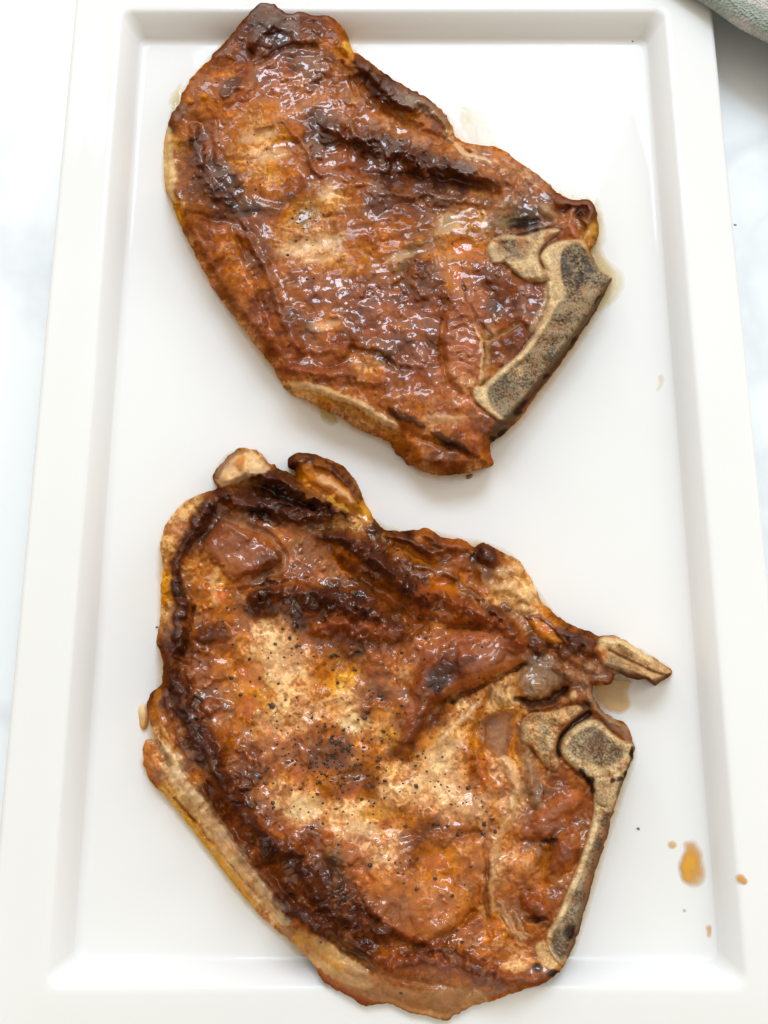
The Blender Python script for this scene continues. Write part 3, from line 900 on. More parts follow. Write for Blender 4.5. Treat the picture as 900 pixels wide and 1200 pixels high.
Lw.base('''262,545,OD 268,540,A 285,540,PY 300,540,L 280,555,P 265,560,Y 255,555,B 300,555,D 320,565,D 340,570,D 270,575,D 290,580,D 310,585,D 330,580,KD
300,595,K 275,590,BR 310,600,K 330,600,D 345,600,D 365,595,D 255,580,D 245,595,D 235,610,D 230,622,D 220,640,D 210,650,D 205,665,D 207,690,K
215,705,D 200,600,L 220,595,L 235,585,TL 195,620,L 205,620,t 198,640,L 193,660,L 195,680,Y 193,700,Y 197,720,L
280,605,tT 310,620,O 330,630,A 345,640,O 350,655,Or 225,660,A 220,670,P 240,670,YO 235,690,A 250,700,A 255,680,LY 270,690,A 285,695,O 270,712,A
300,700,D 310,690,D 330,690,R 345,685,R 300,715,D 345,540,D 360,537,D 375,543,B 390,550,B 400,560,D 415,572,T 370,555,O 360,560,Y
385,565,AY 400,575,A 380,580,L 410,590,Y 425,595,Y 400,600,LT 420,610,L 370,590,B 385,600,D 395,615,L 360,610,DB 360,630,t 385,630,D
400,630,D 435,622,D 420,640,RD 440,650,D 460,670,D 480,690,D 400,645,A 375,650,O 385,660,A 400,670,A 410,660,O 420,675,B 360,670,R 430,690,B
450,690,BA 470,710,B 455,630,D 470,640,A 490,650,A 480,630,D 500,630,AO 505,645,D 515,640,R 480,660,BD 500,680,D 520,680,O 510,665,A 510,700,R
525,710,RO 390,690,D 420,700,D 440,705,DR 460,700,O 515,635,B 530,645,R 540,640,RA 560,650,D 575,652,D 540,665,AO 520,655,B 570,670,AB
585,660,Rt 600,660,tL 610,680,L 590,690,L 580,700,L 600,700,L 620,690,FP 610,715,Y 625,720,L 590,715,B 605,720,G 560,690,O 530,680,A
515,680,AO 550,700,B 520,710,R 535,720,A 550,715,r 575,720,D 600,735,R 590,730,O 510,735,A 505,725,R 560,735,O 540,745,r 575,745,r 590,755,r
560,757,r 520,750,O 530,765,B 520,780,K 535,790,K 510,790,D 505,800,D 550,770,R 560,790,RO 580,780,R 600,770,OB 610,760,B 540,800,R 575,800,O
590,800,L 600,790,L 625,725,B 635,735,A 640,742,A 655,745,BO 625,750,D 640,755,B 660,760,D 630,770,D 645,770,T 625,785,GT 640,790,GT 620,800,GT
665,745,D 680,755,D 695,765,B 690,780,Bt 670,780,t 660,790,B 500,850,DR 495,830,R 510,845,RD 520,820,K 525,835,O 540,830,L 520,860,L 535,850,L
505,870,L 520,890,P 500,890,P 545,860,AL 555,880,A 560,900,A 565,915,O 575,850,TB 585,870,Tt 602,860,O 605,875,A 595,830,YL 590,810,L 575,815,L
610,890,Y 590,905,P 595,920,PO 615,900,Tt 620,920,t 625,940,T 610,940,L 640,930,DB 650,935,R 640,940,B
670,930,Rr 650,940,r 660,950,r 680,935,r 630,960,r 640,965,rR 620,980,R 645,985,D 660,990,Rr 670,975,R 655,1010,R 665,1000,R 675,980,LO
640,1005,GA 660,1035,AB 672,1010,A 600,1000,PO 610,1010,OP 600,1020,O 610,1030,OR 590,1010,L 580,1000,LT 578,1030,TL 600,1050,O 620,1055,R
635,1060,Rr 630,1075,D 640,1050,O 600,1070,AB 590,1080,AY 610,1085,BO 580,1090,YA 650,1080,B
550,950,PO 530,950,Pr 520,930,P 500,920,L 540,970,O 510,965,AB 500,970,B 530,985,O 500,990,A 520,1000,O 545,1000,OP 560,1000,O 550,1030,O
565,1040,AB 500,1010,AO 510,1030,AY 530,1030,A 540,1050,YO 500,1040,OP 510,1060,O 490,1050,O 520,1070,O 495,1075,R 530,1080,A 550,1070,A 560,1085,AB
205,720,D 210,740,D 205,760,D 200,775,B 220,730,AO 240,720,O 240,745,DR 260,745,BR 280,740,O 275,725,A 225,765,B 225,780,r 240,790,O 215,790,B
210,805,D 220,820,D 215,840,KD 235,825,BD 250,825,rB 245,800,r 270,780,A 285,785,A 290,800,YA 275,805,A 300,795,A 280,820,A 300,820,AY 260,820,OB
290,840,A 270,840,AO 260,850,O 245,850,rD 230,860,D 240,875,D 225,870,KD 240,890,D 275,860,A 310,820,Y 320,790,P 330,770,P 310,760,PL 340,800,P
330,820,P 310,740,P 300,750,P 330,740,P 350,770,PO 300,850,OP 330,840,P 310,870,RO 290,880,BR 320,890,A 340,870,O 350,880,R 345,850,P 185,820,DR
195,825,D 185,840,OA 200,850,O 205,870,B 190,860,F 200,890,F 180,890,LO 172,880,O 177,910,O
345,710,D 370,705,D 360,725,DR 350,730,D 375,745,RO 400,740,R 390,730,R 415,745,DR 420,760,D 410,770,B 430,715,D 420,710,D 440,730,rR 450,745,R
460,735,D 470,745,D 450,760,R 440,770,R 460,780,O 460,795,Or 450,800,R 430,790,Br 440,820,RB 430,835,D 450,820,DB 450,840,TP 400,780,YG 410,790,Y
380,790,A 375,810,A 390,805,Y 350,800,P 345,820,P 370,830,P 390,830,PA 410,845,PF 400,820,P 420,850,F 350,850,PO 370,860,RO 390,860,O 345,870,O
380,870,BA 370,885,B 390,880,DB 400,870,B 410,880,B 385,895,B 420,870,A 440,880,A 430,890,A 450,870,YP 460,860,Y 470,840,rB 480,830,r 475,850,rD
490,850,RD 480,870,D 460,885,B 480,890,AB 500,880,A 480,730,O 490,735,O 480,760,Or 490,770,r 485,790,r 480,800,rB 500,750,O 500,770,R 510,800,K 475,790,P
190,870,F 200,900,F 215,930,FL 230,950,F 250,980,L 270,1000,LY 290,1020,L 300,1040,YT 195,930,YL 220,960,Y 240,985,AY 260,1010,AY 280,1035,YA
225,910,A 220,900,B 245,925,D 230,890,D 260,915,BD 255,940,DB 270,930,B 275,950,B 265,955,R 290,950,D 280,920,RB 285,900,R 300,890,R 300,910,DK
315,900,R 310,920,O 330,920,P 330,940,PF 345,930,P 320,955,RB 300,960,R 310,965,R 330,970,Rr 340,985,R 300,980,DB 280,975,B 310,995,D 325,1000,D
300,1000,BO 320,1020,BO 340,1010,D 290,990,DR 270,980,R 310,1030,R 330,1040,B
350,870,O 345,890,KA 350,905,A 350,925,AB 370,880,BK 385,890,BK 400,885,B 395,870,K 410,895,B 380,910,A 400,920,AB 410,915,BK 430,910,B 435,925,KB
420,930,A 380,930,A 370,940,AY 360,950,FP 340,950,FP 380,955,P 400,950,P 420,945,P 440,930,AB 450,930,P 470,920,P 460,900,YP 480,900,P 500,905,P
490,935,P 510,900,PF 520,920,P 500,945,PO 430,955,AY 450,965,AO 470,955,YO 490,950,O 420,965,P 440,980,PO 400,970,P 460,980,P 475,985,AB 490,985,B
450,1000,P 430,990,PO 490,1000,BA 510,995,AB 505,1015,A 480,1010,AB 370,975,R 385,985,r 395,1000,TK 410,1000,r 415,1010,rB 360,990,Rr 380,1010,B
390,1025,D 370,1030,D 400,1035,D 420,1025,Or 430,1030,O 450,1025,OP 470,1030,Or 440,1045,O 460,1050,R 415,1045,RD 345,980,Rr 350,1005,Dr 335,1025,B
350,1040,DR 365,1050,D 300,1010,BD 320,1010,D 315,1035,RB 325,1025,BO 345,1010,D 355,1020,D 330,1050,DK 340,1060,BD 335,1075,D 350,1070,DR
360,1080,R 370,1060,RO 380,1065,D 370,1050,DR 390,1055,D 400,1050,D 410,1080,Dr 430,1085,Dr 420,1070,D 395,1080,R 450,1090,D 460,1100,Dr
430,1105,RD 420,1115,D 400,1110,DB 380,1095,B 365,1095,BA 370,1110,AY 390,1110,YL 390,1130,YL 410,1130,LY 420,1150,OL 430,1165,tb 400,1145,AO
385,1150,DR 400,1157,DR 415,1167,R 440,1150,b 460,1160,b 480,1170,T 430,1135,BD 450,1140,O 460,1130,OR 470,1150,RO 480,1130,R 450,1120,RO 470,1120,R
490,1110,RD 480,1100,AO 500,1090,A 450,1060,R 470,1070,DR 440,1070,RD 480,1080,R 500,1085,R 470,1125,R 500,1120,DR 530,1120,Dr 550,1120,Dr 560,1130,Dr
580,1140,Dr 600,1140,r 620,1145,Rr 630,1150,R 530,1140,R 560,1150,BR 580,1160,bR 500,1140,OR 470,1145,OR 490,1160,b 510,1165,bT 540,1165,Lb 560,1167,L
530,1180,T 510,1185,TL 480,1178,T 600,1130,FP 605,1132,F 590,1120,OB 610,1110,OL 625,1115,O 635,1125,LO 570,1110,A 550,1100,A 540,1110,AB 580,1100,A
620,1090,AB 640,1100,A 340,1085,b 320,1080,w 305,1060,w 350,1108,w''')
lc = lum(Lw.c)
Lw.mix(0.06 + 0.34 * sstep(0.05, 0.12, lc) * (1 - sstep(0.22, 0.4, lc)), srgb((136, 74, 34)))
Lw.h = Lw.field('''280,545,-14 390,560,-14 215,600,-12 300,640,0 250,700,-5 200,680,-12 350,620,-4 430,620,-6 450,700,-2 560,660,-5 610,690,-14 540,760,3
640,760,-8 720,765,-22 760,785,-28 330,760,-2 280,800,-6 350,820,-3 400,880,-4 430,960,-2 350,940,-3 250,900,2 300,990,0 400,1030,0 500,1000,-3
530,880,-2 585,860,-12 570,960,-4 620,960,-8 660,960,-8 640,1060,-8 590,1080,-7 500,1060,1 560,1120,-4 450,1110,-3 190,890,-22 240,960,-20
290,1030,-18 400,1130,-12 480,1160,-16 640,870,-6 700,870,-6 690,980,-7 650,1110,-9''')
FL = Lw.h.copy()
Lw.ew = Lw.field('''270,530,12 390,540,12 440,610,8 500,620,10 570,637,8 620,670,16 680,735,10 750,760,8 785,790,7 720,795,6 700,820,6 740,870,8 715,960,9 680,1080,11
650,1140,10 590,1165,16 520,1190,34 450,1173,30 390,1155,30 330,1095,26 280,1040,26 230,975,26 185,925,22 168,885,14 180,830,14 188,770,9 190,700,12 190,640,20 210,600,24 245,577,16''', p=1.5)
WET = Lw.field('''270,545,.2 390,560,.4 330,580,.7 300,600,.7 225,610,.4 205,690,.7 205,750,.7 215,830,.8 245,875,1 270,930,.9 300,980,.9 340,1020,1 380,1070,.9 440,1090,.8
500,1125,1 570,1135,1 620,1148,.7 300,640,.6 350,650,.8 420,640,1 470,690,1 520,640,1 550,700,1 580,720,1 610,690,.4 350,700,.7 420,715,1 470,740,.8 550,755,1 530,785,.6
580,775,.7 320,770,.3 280,800,.45 380,790,.3 420,850,.3 390,890,.45 350,945,.25 450,940,.3 520,900,.25 540,860,.25 560,905,.6 600,930,.6 550,970,.6 510,1010,.5 470,1040,.7
500,1060,.6 600,1020,.5 650,960,.5 650,1010,.6 630,1060,.8 600,1090,.5 640,760,.8 680,770,.7 630,795,.35 190,900,.6 240,970,.6 300,1050,.6 400,1130,.3 480,1165,.15 540,1175,.15 380,980,.8''')
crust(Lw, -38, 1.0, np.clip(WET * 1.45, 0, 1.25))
Lw.c *= np.array([0.97, 0.91, 0.86])
S = Lw.stroke
# fat rim below the browned edge
S([(196, 880), (212, 915), (236, 952), (262, 985), (288, 1018), (312, 1050), (335, 1080)], [9, 12, 13, 13, 12, 10, 7], 3.0, LIN['F'] * 0.65 + LIN['w'] * 0.35, 0.5)
S([(190, 920), (215, 955), (245, 990), (275, 1030), (300, 1062)], [5, 6, 6, 6, 5], 1.0, 'Y', 0.6)
S([(205, 935), (235, 970), (268, 1010), (300, 1050)], 2.5, -3.0, 'b', 0.5)
S([(183, 868), (192, 884), (198, 896)], 3.5, -6.0, 'G', 0.6)
S([(172, 872), (173, 895), (185, 915)], 6, 5.0, 'O', 0.6)
S([(186, 812), (183, 832), (192, 855), (204, 880)], [5, 6, 6, 5], 3.0, 'A', 0.5)
S([(193, 812), (203, 840), (212, 872), (222, 890)], 4, 3.0, 'B', 0.6)
# browned outer ridge
S([(258, 578), (240, 598), (230, 618), (216, 640), (209, 655)], [9, 10, 10, 9, 8], 9.0, 'D', 0.85)
S([(205, 662), (206, 685), (211, 702)], [9, 10, 8], 8.0, 'D', 0.85)
S([(214, 708), (212, 735), (205, 760), (198, 778)], [7, 9, 9, 7], 8.0, 'D', 0.85)
S([(226, 712), (222, 738), (213, 768)], 3, -5.0, 'D', 0.3)
S([(203, 790), (212, 815), (222, 840), (236, 868), (250, 893), (266, 925), (282, 948), (300, 970)], [10, 13, 15, 17, 15, 12, 10, 10], 9.0, 'D', 0.8)
S([(300, 970), (322, 990), (348, 1003), (358, 1025), (370, 1050), (392, 1072), (420, 1078), (450, 1092)], [9, 10, 9, 10, 10, 11, 12, 10], 7.0, 'D', 0.7)
for k, (x, y) in enumerate(pts('250,582 236,604 222,630 210,655 206,680 209,700 212,728 206,752 205,795 214,822 222,842 232,862 244,886 258,912 272,935 290,958 320,992 350,1008 362,1030 375,1055 400,1076 432,1086 345,1066 372,1088 480,1125 520,1122 560,1132 600,1146 300,584 335,598 365,602 320,562 350,574 380,590 410,634 440,656 470,682 330,700 380,702 420,714')):
    Lw.blob(x + 4 * math.sin(k * 2.3), y + 4 * math.cos(k * 3.1), 8 + 3 * math.sin(k * 1.7), 6 + 2 * math.cos(k * 2.9), k * 37, 2.2, 'K' if k % 3 else 'B', 0.5)
S([(246, 918), (262, 950), (284, 985), (310, 1012), (332, 1042), (350, 1072)], 6, -4.0, 'R', 0.35)
S([(238, 925), (255, 955), (275, 985), (297, 1013), (318, 1035), (338, 1058)], 3.2, 5.0, 'B', 0.6)
S([(328, 1052), (338, 1062), (352, 1068), (366, 1084), (384, 1092)], 10, 7.0, 'D', 0.8)
S([(350, 1068), (375, 1078), (400, 1095), (425, 1112), (440, 1128)], [7, 9, 10, 9, 7], 5.0, 'D', 0.65)
S([(440, 1122), (470, 1130), (500, 1125), (530, 1127), (560, 1135), (595, 1146), (634, 1151)], [8, 13, 14, 14, 13, 10, 6], 7.0, 'R', 0.5)
S([(480, 1118), (510, 1112), (540, 1116), (560, 1128)], 5, 4.0, 'D', 0.5)
S([(385, 1096), (420, 1120), (450, 1142), (490, 1152), (540, 1158)], 5, -6.0, 'b', 0.3)
Lw.patch(pts('330,1086 350,1090 374,1100 396,1115 425,1134 450,1149 480,1158 520,1160 560,1160 576,1172 530,1192 500,1193 450,1176 410,1171 385,1154 365,1130 345,1109'), -2, 'b', 0.6, 6)
S([(352, 1100), (378, 1112), (400, 1130)], 9, 2, 'Y', 0.5)
S([(365, 1122), (390, 1140), (430, 1156)], 7, 1, 'L', 0.45)
S([(370, 1135), (390, 1153), (415, 1168), (430, 1174)], 4.5, 3.0, 'R', 0.8)
S([(372, 1105), (395, 1118), (425, 1140)], 8, 2.0, 'L', 0.5)
for (x, y, rx, ry, r) in ((420, 1140, 24, 8, 35), (470, 1165, 26, 8, 10), (520, 1172, 26, 10, -12)):
    Lw.blob(x, y, rx, ry, r, 2.0, 'b', 0.4)
# twisted charred strip and fat knobs at the top
S([(262, 578), (292, 588), (320, 596), (350, 604), (385, 603)], [9, 12, 12, 12, 9], 10.0, 'D', 0.85)
S([(296, 553), (330, 562), (358, 578), (385, 590), (402, 600)], [7, 10, 11, 10, 7], 12.0, 'D', 0.85)
S([(310, 572), (338, 586), (365, 596)], 5, -3.0, 'K', 0.6)
S([(285, 600), (305, 604), (322, 612)], 6, -2.5, 'K', 0.5)
Lw.blob(328, 577, 12, 8, 40, 1, 'K', 0.7)
Lw.blob(304, 600, 10, 7, 20, 1, 'K', 0.7)
Lw.patch(pts('252,556 262,541 275,530 295,529 310,540 318,550 300,556 285,562 268,568 256,568'), 10.0, 'P', 0.6, 7, 4)
S([(254, 557), (262, 543), (274, 531), (284, 528)], 4.5, 0.0, 'D', 0.65)
Lw.blob(281, 541, 7, 12, 20, 1, 'A', 0.75)
Lw.patch(pts('345,535 365,534 388,542 404,555 418,575 430,595 420,600 402,590 385,580 368,568 352,556'), 9.0, 'A', 0.55, 7, 5)
S([(340, 542), (352, 535), (372, 540), (392, 550), (408, 563), (422, 585)], [7, 8, 7, 6, 5, 4], 4.0, 'D', 0.85)
S([(378, 562), (395, 572), (410, 588)], 6, 3.0, 'w', 0.7)
S([(388, 585), (408, 594), (430, 600)], 6, -1.0, 'Y', 0.6)
# inner muscles
Lw.patch(pts('243,632 256,614 270,609 284,618 298,627 315,636 329,648 330,656 318,664 300,672 282,680 265,680 255,664 244,648'), 7.0, 'R', 0.7, 9)
Lw.blob(318, 656, 22, 12, -15, 1, 'D', 0.55)
S([(262, 606), (285, 612), (315, 628), (336, 650), (335, 664), (300, 680)], 4, -4.0, 't', 0.45)
S([(282, 692), (310, 686), (340, 682)], 4, -4.0, 'O', 0.4)
S([(298, 702), (325, 695), (360, 700), (395, 702), (425, 712), (448, 722)], [12, 16, 16, 13, 11, 7], 9.0, 'D', 0.6)
S([(300, 715), (318, 715)], 10, 2, 'D', 0.6)
S([(370, 738), (405, 730), (440, 738), (470, 742)], [8, 13, 14, 9], 6.0, 'R', 0.6)
S([(400, 712), (425, 722), (452, 728), (470, 735)], 5, 4.0, 'D', 0.6)
S([(380, 628), (405, 632), (430, 648), (455, 670), (478, 690), (500, 708)], [7, 11, 12, 12, 12, 8], 12.0, 'D', 0.85)
S([(398, 655), (425, 680), (455, 702), (490, 722), (530, 733), (560, 734)], [5, 6, 7, 8, 7, 5], -7.0, 'AB' and 'O', 0.5)
S([(452, 628), (475, 640), (495, 656), (520, 672), (545, 690), (565, 706)], [6, 5, 5, 5, 5, 5], -4.0, 'A', 0.55)
S([(455, 626), (478, 634), (500, 646)], 6, 5.0, 'D', 0.75)
S([(490, 622), (515, 632), (520, 645), (505, 650)], 5, 4.0, 'B', 0.6)
S([(495, 690), (525, 702), (560, 716), (590, 735), (612, 752)], [9, 13, 13, 12, 8], 9.0, 'R', 0.65)
S([(535, 682), (560, 700), (582, 718), (605, 740)], [5, 6, 7, 6], 6.0, 'D', 0.6)
S([(488, 664), (510, 668), (535, 676)], 5, 5.0, 'D', 0.6)
Lw.blob(520, 684, 16, 7, 20, -2, 'A', 0.75)
Lw.blob(565, 688, 14, 8, 35, -1, 'O', 0.6)
Lw.blob(540, 660, 16, 12, 0, 4, 'R', 0.5)
Lw.blob(538, 640, 18, 10, 0, 5, 'R', 0.5)
Lw.blob(573, 652, 15, 12, 30, 8, 'D', 0.75)
Lw.blob(565, 640, 8, 7, 0, 5, 'D', 0.75)
for (x, y, r) in ((588, 672, 12), (600, 690, 13), (618, 700, 14), (585, 690, 9), (612, 715, 10), (606, 668, 10)):
    Lw.blob(x, y, r, r * 0.8, 20, 4.0, 'L', 0.45)
# the big glazed mound with its charred face
Lw.patch(pts('482,800 490,775 510,755 535,744 565,740 595,745 612,754 618,764 608,776 580,790 550,803 525,815 502,835 488,862 472,882 464,874 474,850 482,825'), 13.0, 'R', 0.5, 16)
S([(488, 770), (515, 752), (550, 743), (595, 750)], 6, 2.0, 'r', 0.45)
Lw.blob(516, 792, 26, 17, -48, 0, 'D', 0.7)
Lw.blob(514, 795, 20, 13, -48, 0, 'K', 0.6)
Lw.blob(540, 778, 24, 9, -22, 0, 'D', 0.7)
S([(520, 812), (550, 797), (585, 783), (612, 772)], 6, 2.0, 'O', 0.5)
S([(528, 822), (560, 806), (590, 792), (614, 778)], 3.5, -5.0, 'D', 0.45)
S([(498, 835), (488, 858), (475, 878)], 9, 3.0, 'D', 0.35)
S([(502, 730), (480, 745), (470, 770), (472, 800)], 5, -3.0, 'O', 0.4)
# pale furrowed stripe, hollow with pooled juice, gristle knob
for k in range(7):
    S([(495 + 9 * k, 884 - 8 * k), (515 + 8 * k, 870 - 8 * k)], 3, 0.5, 'F', 0.2)
S([(574, 808), (562, 832), (553, 862), (552, 890)], 3.5, -4.0, 'A', 0.6)
Lw.patch(pts('571,842 580,834 600,834 601,850 596,872 589,888 577,882 570,866'), -9.0, 't', 0.55, 6)
Lw.blob(603, 866, 5, 22, 5, -3, 'A', 0.7)
S([(558, 885), (562, 905), (575, 925)], 8, 4.0, 'O', 0.5)
S([(590, 890), (600, 905), (605, 925), (598, 945)], 8, 5.0, 'P', 0.5)
S([(576, 808), (590, 818), (604, 820)], 8, 3.0, 'L', 0.6)
for k in range(5):
    S([(574 + 7 * k, 800), (572 + 7 * k, 818), (578 + 7 * k, 828)], 2.2, -0.9, 'G', 0.35)
s, d = Lw.patch(pts('606,800 610,782 622,770 640,768 655,777 660,794 652,808 636,815 618,814'), 6.0, 'T', 0.5, 12, 6)
rr = np.hypot(Lw.X[s] - 632, (Lw.Y[s] - 802) * 1.25)
Lw.h[s] += sstep(0, 5, d) * 0.2 * np.sin(rr * 0.95)
Lw.c[s] *= (1 + 0.14 * sstep(0, 5, d) * np.sin(rr * 0.95 + 0.6))[..., None]
S([(604, 818), (622, 824), (645, 822), (662, 808)], [4, 6, 6, 5], -6.0, 'K', 0.75)
S([(612, 826), (632, 831), (655, 824)], 4, 3, 'D', 0.7)
# knobbly browned band leading to the rib tip
for (x, y, r, c) in ((648, 752, 12, 'D'), (632, 762, 10, 'D'), (662, 765, 11, 'B'), (676, 776, 10, 'B'), (690, 783, 9, 't'), (655, 785, 9, 'B'), (672, 757, 10, 'D'), (690, 762, 10, 'B'), (668, 792, 9, 't'), (690, 800, 7, 'B')):
    Lw.blob(x, y, r, r * 0.8, 30, 6.0, c, 0.5)
Lw.patch(pts('620,725 632,727 648,738 658,752 646,754 632,746'), 5, 'A', 0.75, 5)
S([(616, 724), (634, 724), (652, 738), (664, 755)], 3, 3, 'B', 0.8)
S([(655, 740), (675, 748), (700, 760)], 7, 5, 'D', 0.6)
Lw.blob(703, 762, 9, 8, 0, 2, 'O', 0.7)
Lw.blob(715, 797, 11, 7, 0, 0, 'B', 0.8)
tip = pts('702,748 722,745 740,755 757,767 772,775 788,789 775,799 766,803 752,795 735,792 718,788 706,778 700,765')
s, d = Lw.patch(tip, 5.0, 'L', 0.75, 4, 2, raw=True)
stain(Lw, s, d, 0.6)
Lw.stroke([(708, 752), (735, 757), (760, 772)], 6, 2, 'F', 0.5, raw=True)
Lw.stroke([(714, 762), (740, 775), (768, 788), (782, 792)], 2, -2, 'B', 0.65, raw=True)
Lw.stroke([(712, 780), (740, 790), (765, 800), (785, 792)], [4, 5, 5, 4], 0, 'D', 0.8, raw=True)
Lw.blob(722, 776, 12, 8, 20, 0, 'G', 0.4); Lw.blob(727, 756, 4, 3, 0, 0, 'K', 0.6)
Lw.blob(706, 766, 10, 9, 40, 2, 'O', 0.7)
# bony bridge between the rib tip and the blade
S([(683, 795), (690, 815), (700, 832), (715, 845)], 4, 3, 'T', 0.6)
Lw.blob(686, 826, 7, 8, 0, -2, 'K', 0.6)
Lw.blob(672, 815, 6, 6, 0, 3, 'L', 0.7)
# blade bones
lobe = pts('614,842 625,835 645,834 662,829 676,826 683,832 672,843 660,854 653,868 652,882 656,896 650,903 640,898 630,886 622,874 612,870 610,856')
head = pts('656,874 661,861 672,852 684,845 695,843 706,848 716,858 728,867 742,872 741,888 735,904 731,920 724,936 713,945 698,938 696,924 690,912 676,902 663,891 657,882')
spine = pts('''696,918 705,912 718,914 727,922 716,955 706,990 695,1024 686,1054 676,1088 668,1112 659,1130 650,1124 643,1113 640,1100 643,1089
654,1073 665,1044 678,1012 689,980 696,949''')
cap = pts('628,1106 640,1104 646,1118 655,1130 648,1138 636,1130 628,1118')
for P in (lobe, head):
    Lw.stroke(P + P[:1], 4.5, -2.5, 'D', 0.2, raw=True)
Lw.stroke([(690, 836), (672, 848), (658, 866), (654, 884)], 5, -6.0, 'K', 0.8, raw=True)
s, d = Lw.patch(lobe, 5, 'L', 0.7, 1.8, 2, raw=True)
Lw.blob(640, 860, 12, 22, -20, 1, 'W', 0.5)
Lw.blob(634, 872, 12, 8, 40, -1, 'G', 0.5)
stain(Lw, s, d, 1.0)
speckle(Lw, s, d, 0.75, 3.0, (58, 44, 34), 0.62)
S([(612, 850), (614, 880), (624, 915), (630, 940)], [7, 9, 10, 7], 4, 'T', 0.55)
s, d = Lw.patch(head, 6.5, 'W', 0.9, 1.8, 2, raw=True)
stain(Lw, s, d, 0.9)
speckle(Lw, s, d, 0.55, 2.7, (96, 66, 42), 0.6)
s, d = Lw.patch(spine, 5.0, 'W', 0.9, 1.8, 2, raw=True)
Lw.stroke([(700, 925), (700, 950), (692, 985), (680, 1018), (668, 1048), (656, 1075)], 4, 1, 'F', 0.5, raw=True)
stain(Lw, s, d, 0.55)
speckle(Lw, s, d, 0.5, 2.8, (110, 76, 46), 0.62)
mh = pts('664,876 670,863 682,854 694,850 706,856 716,867 726,875 732,884 722,896 706,900 692,894 676,890')
s, d = Lw.patch(mh, -1.0, 'M', 0.6, 4, 3, raw=True)
Lw.blob(698, 872, 16, 14, 30, 0, 'B', 0.4)
speckle(Lw, s, d, 0.9, 2.5, (60, 42, 32), 0.5)
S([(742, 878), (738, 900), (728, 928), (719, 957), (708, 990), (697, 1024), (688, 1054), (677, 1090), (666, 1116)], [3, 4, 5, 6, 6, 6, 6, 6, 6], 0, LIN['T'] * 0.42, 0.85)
mg = pts('716,950 724,936 716,958 707,990 696,1024 687,1054 677,1088 668,1110 659,1126 650,1120 645,1108 648,1092 660,1074 672,1046 685,1014 696,984 705,955')
s, d = Lw.patch(mg, -1.0, 'M', 0.85, 3, 3, raw=True)
Lw.stroke([(714, 955), (704, 990), (692, 1025), (682, 1055)], 5, 0, 'B', 0.45, raw=True)
stain(Lw, s, d, 0.5)
speckle(Lw, s, d, 0.9, 2.3, (46, 38, 34), 0.5)
Lw.blob(668, 1093, 9, 12, 20, -3, 'K', 0.92)
s, d = Lw.patch(cap, 3, 'L', 0.85, 3, 2, raw=True)
speckle(Lw, s, d, 0.4, 3.0, (120, 80, 50), 0.65)
for (x, y, rx, ry, r) in ((682, 905, 8, 5, 45), (691, 914, 7, 7, 60), (740, 882, 4, 7, 10), (733, 908, 5, 6, 0), (719, 914, 5, 4, 0), (727, 914, 5, 4, 30), (629, 1133, 8, 6, 40), (648, 1141, 11, 6, -10), (694, 925, 4, 8, -10)):
    Lw.blob(x, y, rx, ry, r, 1.5, 'K', 0.92)
S([(716, 847), (730, 856), (738, 868)], [6, 9, 5], 2, 'T', 0.7)
Lw.blob(733, 868, 8, 3, 30, 1, 'r', 0.6)
# muscles beside the blade
Lw.blob(656, 945, 34, 15, -28, 6, 'r', 0.4); Lw.blob(635, 970, 24, 13, -28, 5, 'R', 0.45); Lw.blob(660, 1000, 17, 30, 18, 6, 'R', 0.5)
Lw.blob(645, 985, 12, 4, -15, -4, 'D', 0.7); S([(640, 990), (637, 1015), (640, 1035)], 4, -4, 'A', 0.5)
Lw.blob(628, 1062, 24, 13, 35, 7, 'R', 0.5); Lw.blob(628, 1078, 16, 5, 5, -4, 'D', 0.65)
Lw.blob(612, 1015, 20, 28, 10, 3, 'O', 0.3); Lw.blob(655, 918, 18, 8, 10, -3, 'B', 0.5)
S([(606, 925), (600, 955), (585, 980), (578, 1010), (577, 1040), (577, 1070)], [4, 5, 5, 4, 4, 4], 2.0, 'L', 0.3)
S([(570, 985), (571, 1020), (571, 1060), (576, 1095)], 4, -3.0, 'B', 0.35)
S([(588, 1060), (600, 1090), (612, 1100)], 5, 2, 't', 0.4)
for k in range(4):
    S([(585 + 6 * k, 1075 - 2 * k), (594 + 6 * k, 1092), (604 + 6 * k, 1100)], 2, 1.4, 'L', 0.3)
Lw.patch(pts('432,1045 455,1024 490,1022 520,1030 545,1045 552,1065 536,1082 512,1104 485,1098 455,1082 438,1066'), 5, 'O', 0.5, 12)
S([(432, 1060), (460, 1085), (490, 1102), (515, 1106)], 6, 3, 'R', 0.55)
S([(425, 1068), (455, 1095), (490, 1112), (530, 1095), (555, 1070)], 7, -4, 'B', 0.3)
S([(470, 982), (505, 970), (540, 980), (570, 975)], 7, -2, 'B', 0.4)
Lw.blob(552, 945, 28, 20, 0, 3, 'PO' and 'w', 0.35); Lw.blob(555, 1000, 24, 26, 0, 3, 'O', 0.25)
Lw.blob(520, 1005, 40, 20, 0, -2, 'A', 0.35); Lw.blob(393, 1004, 15, 17, 20, 6, 'T', 0.35); Lw.blob(393, 1010, 13, 8, 20, 0, 'K', 0.45)
Lw.blob(372, 985, 18, 14, 0, 4, 'R', 0.4); Lw.blob(412, 1000, 14, 12, 0, 4, 'r', 0.4)
Lw.blob(248, 742, 22, 14, -10, 5, 'D', 0.5); Lw.blob(255, 870, 20, 18, 30, 5, 'D', 0.35); Lw.blob(222, 668, 9, 11, 0, 5, 'A', 0.6); Lw.blob(233, 690, 10, 14, 0, 3, 'O', 0.5)
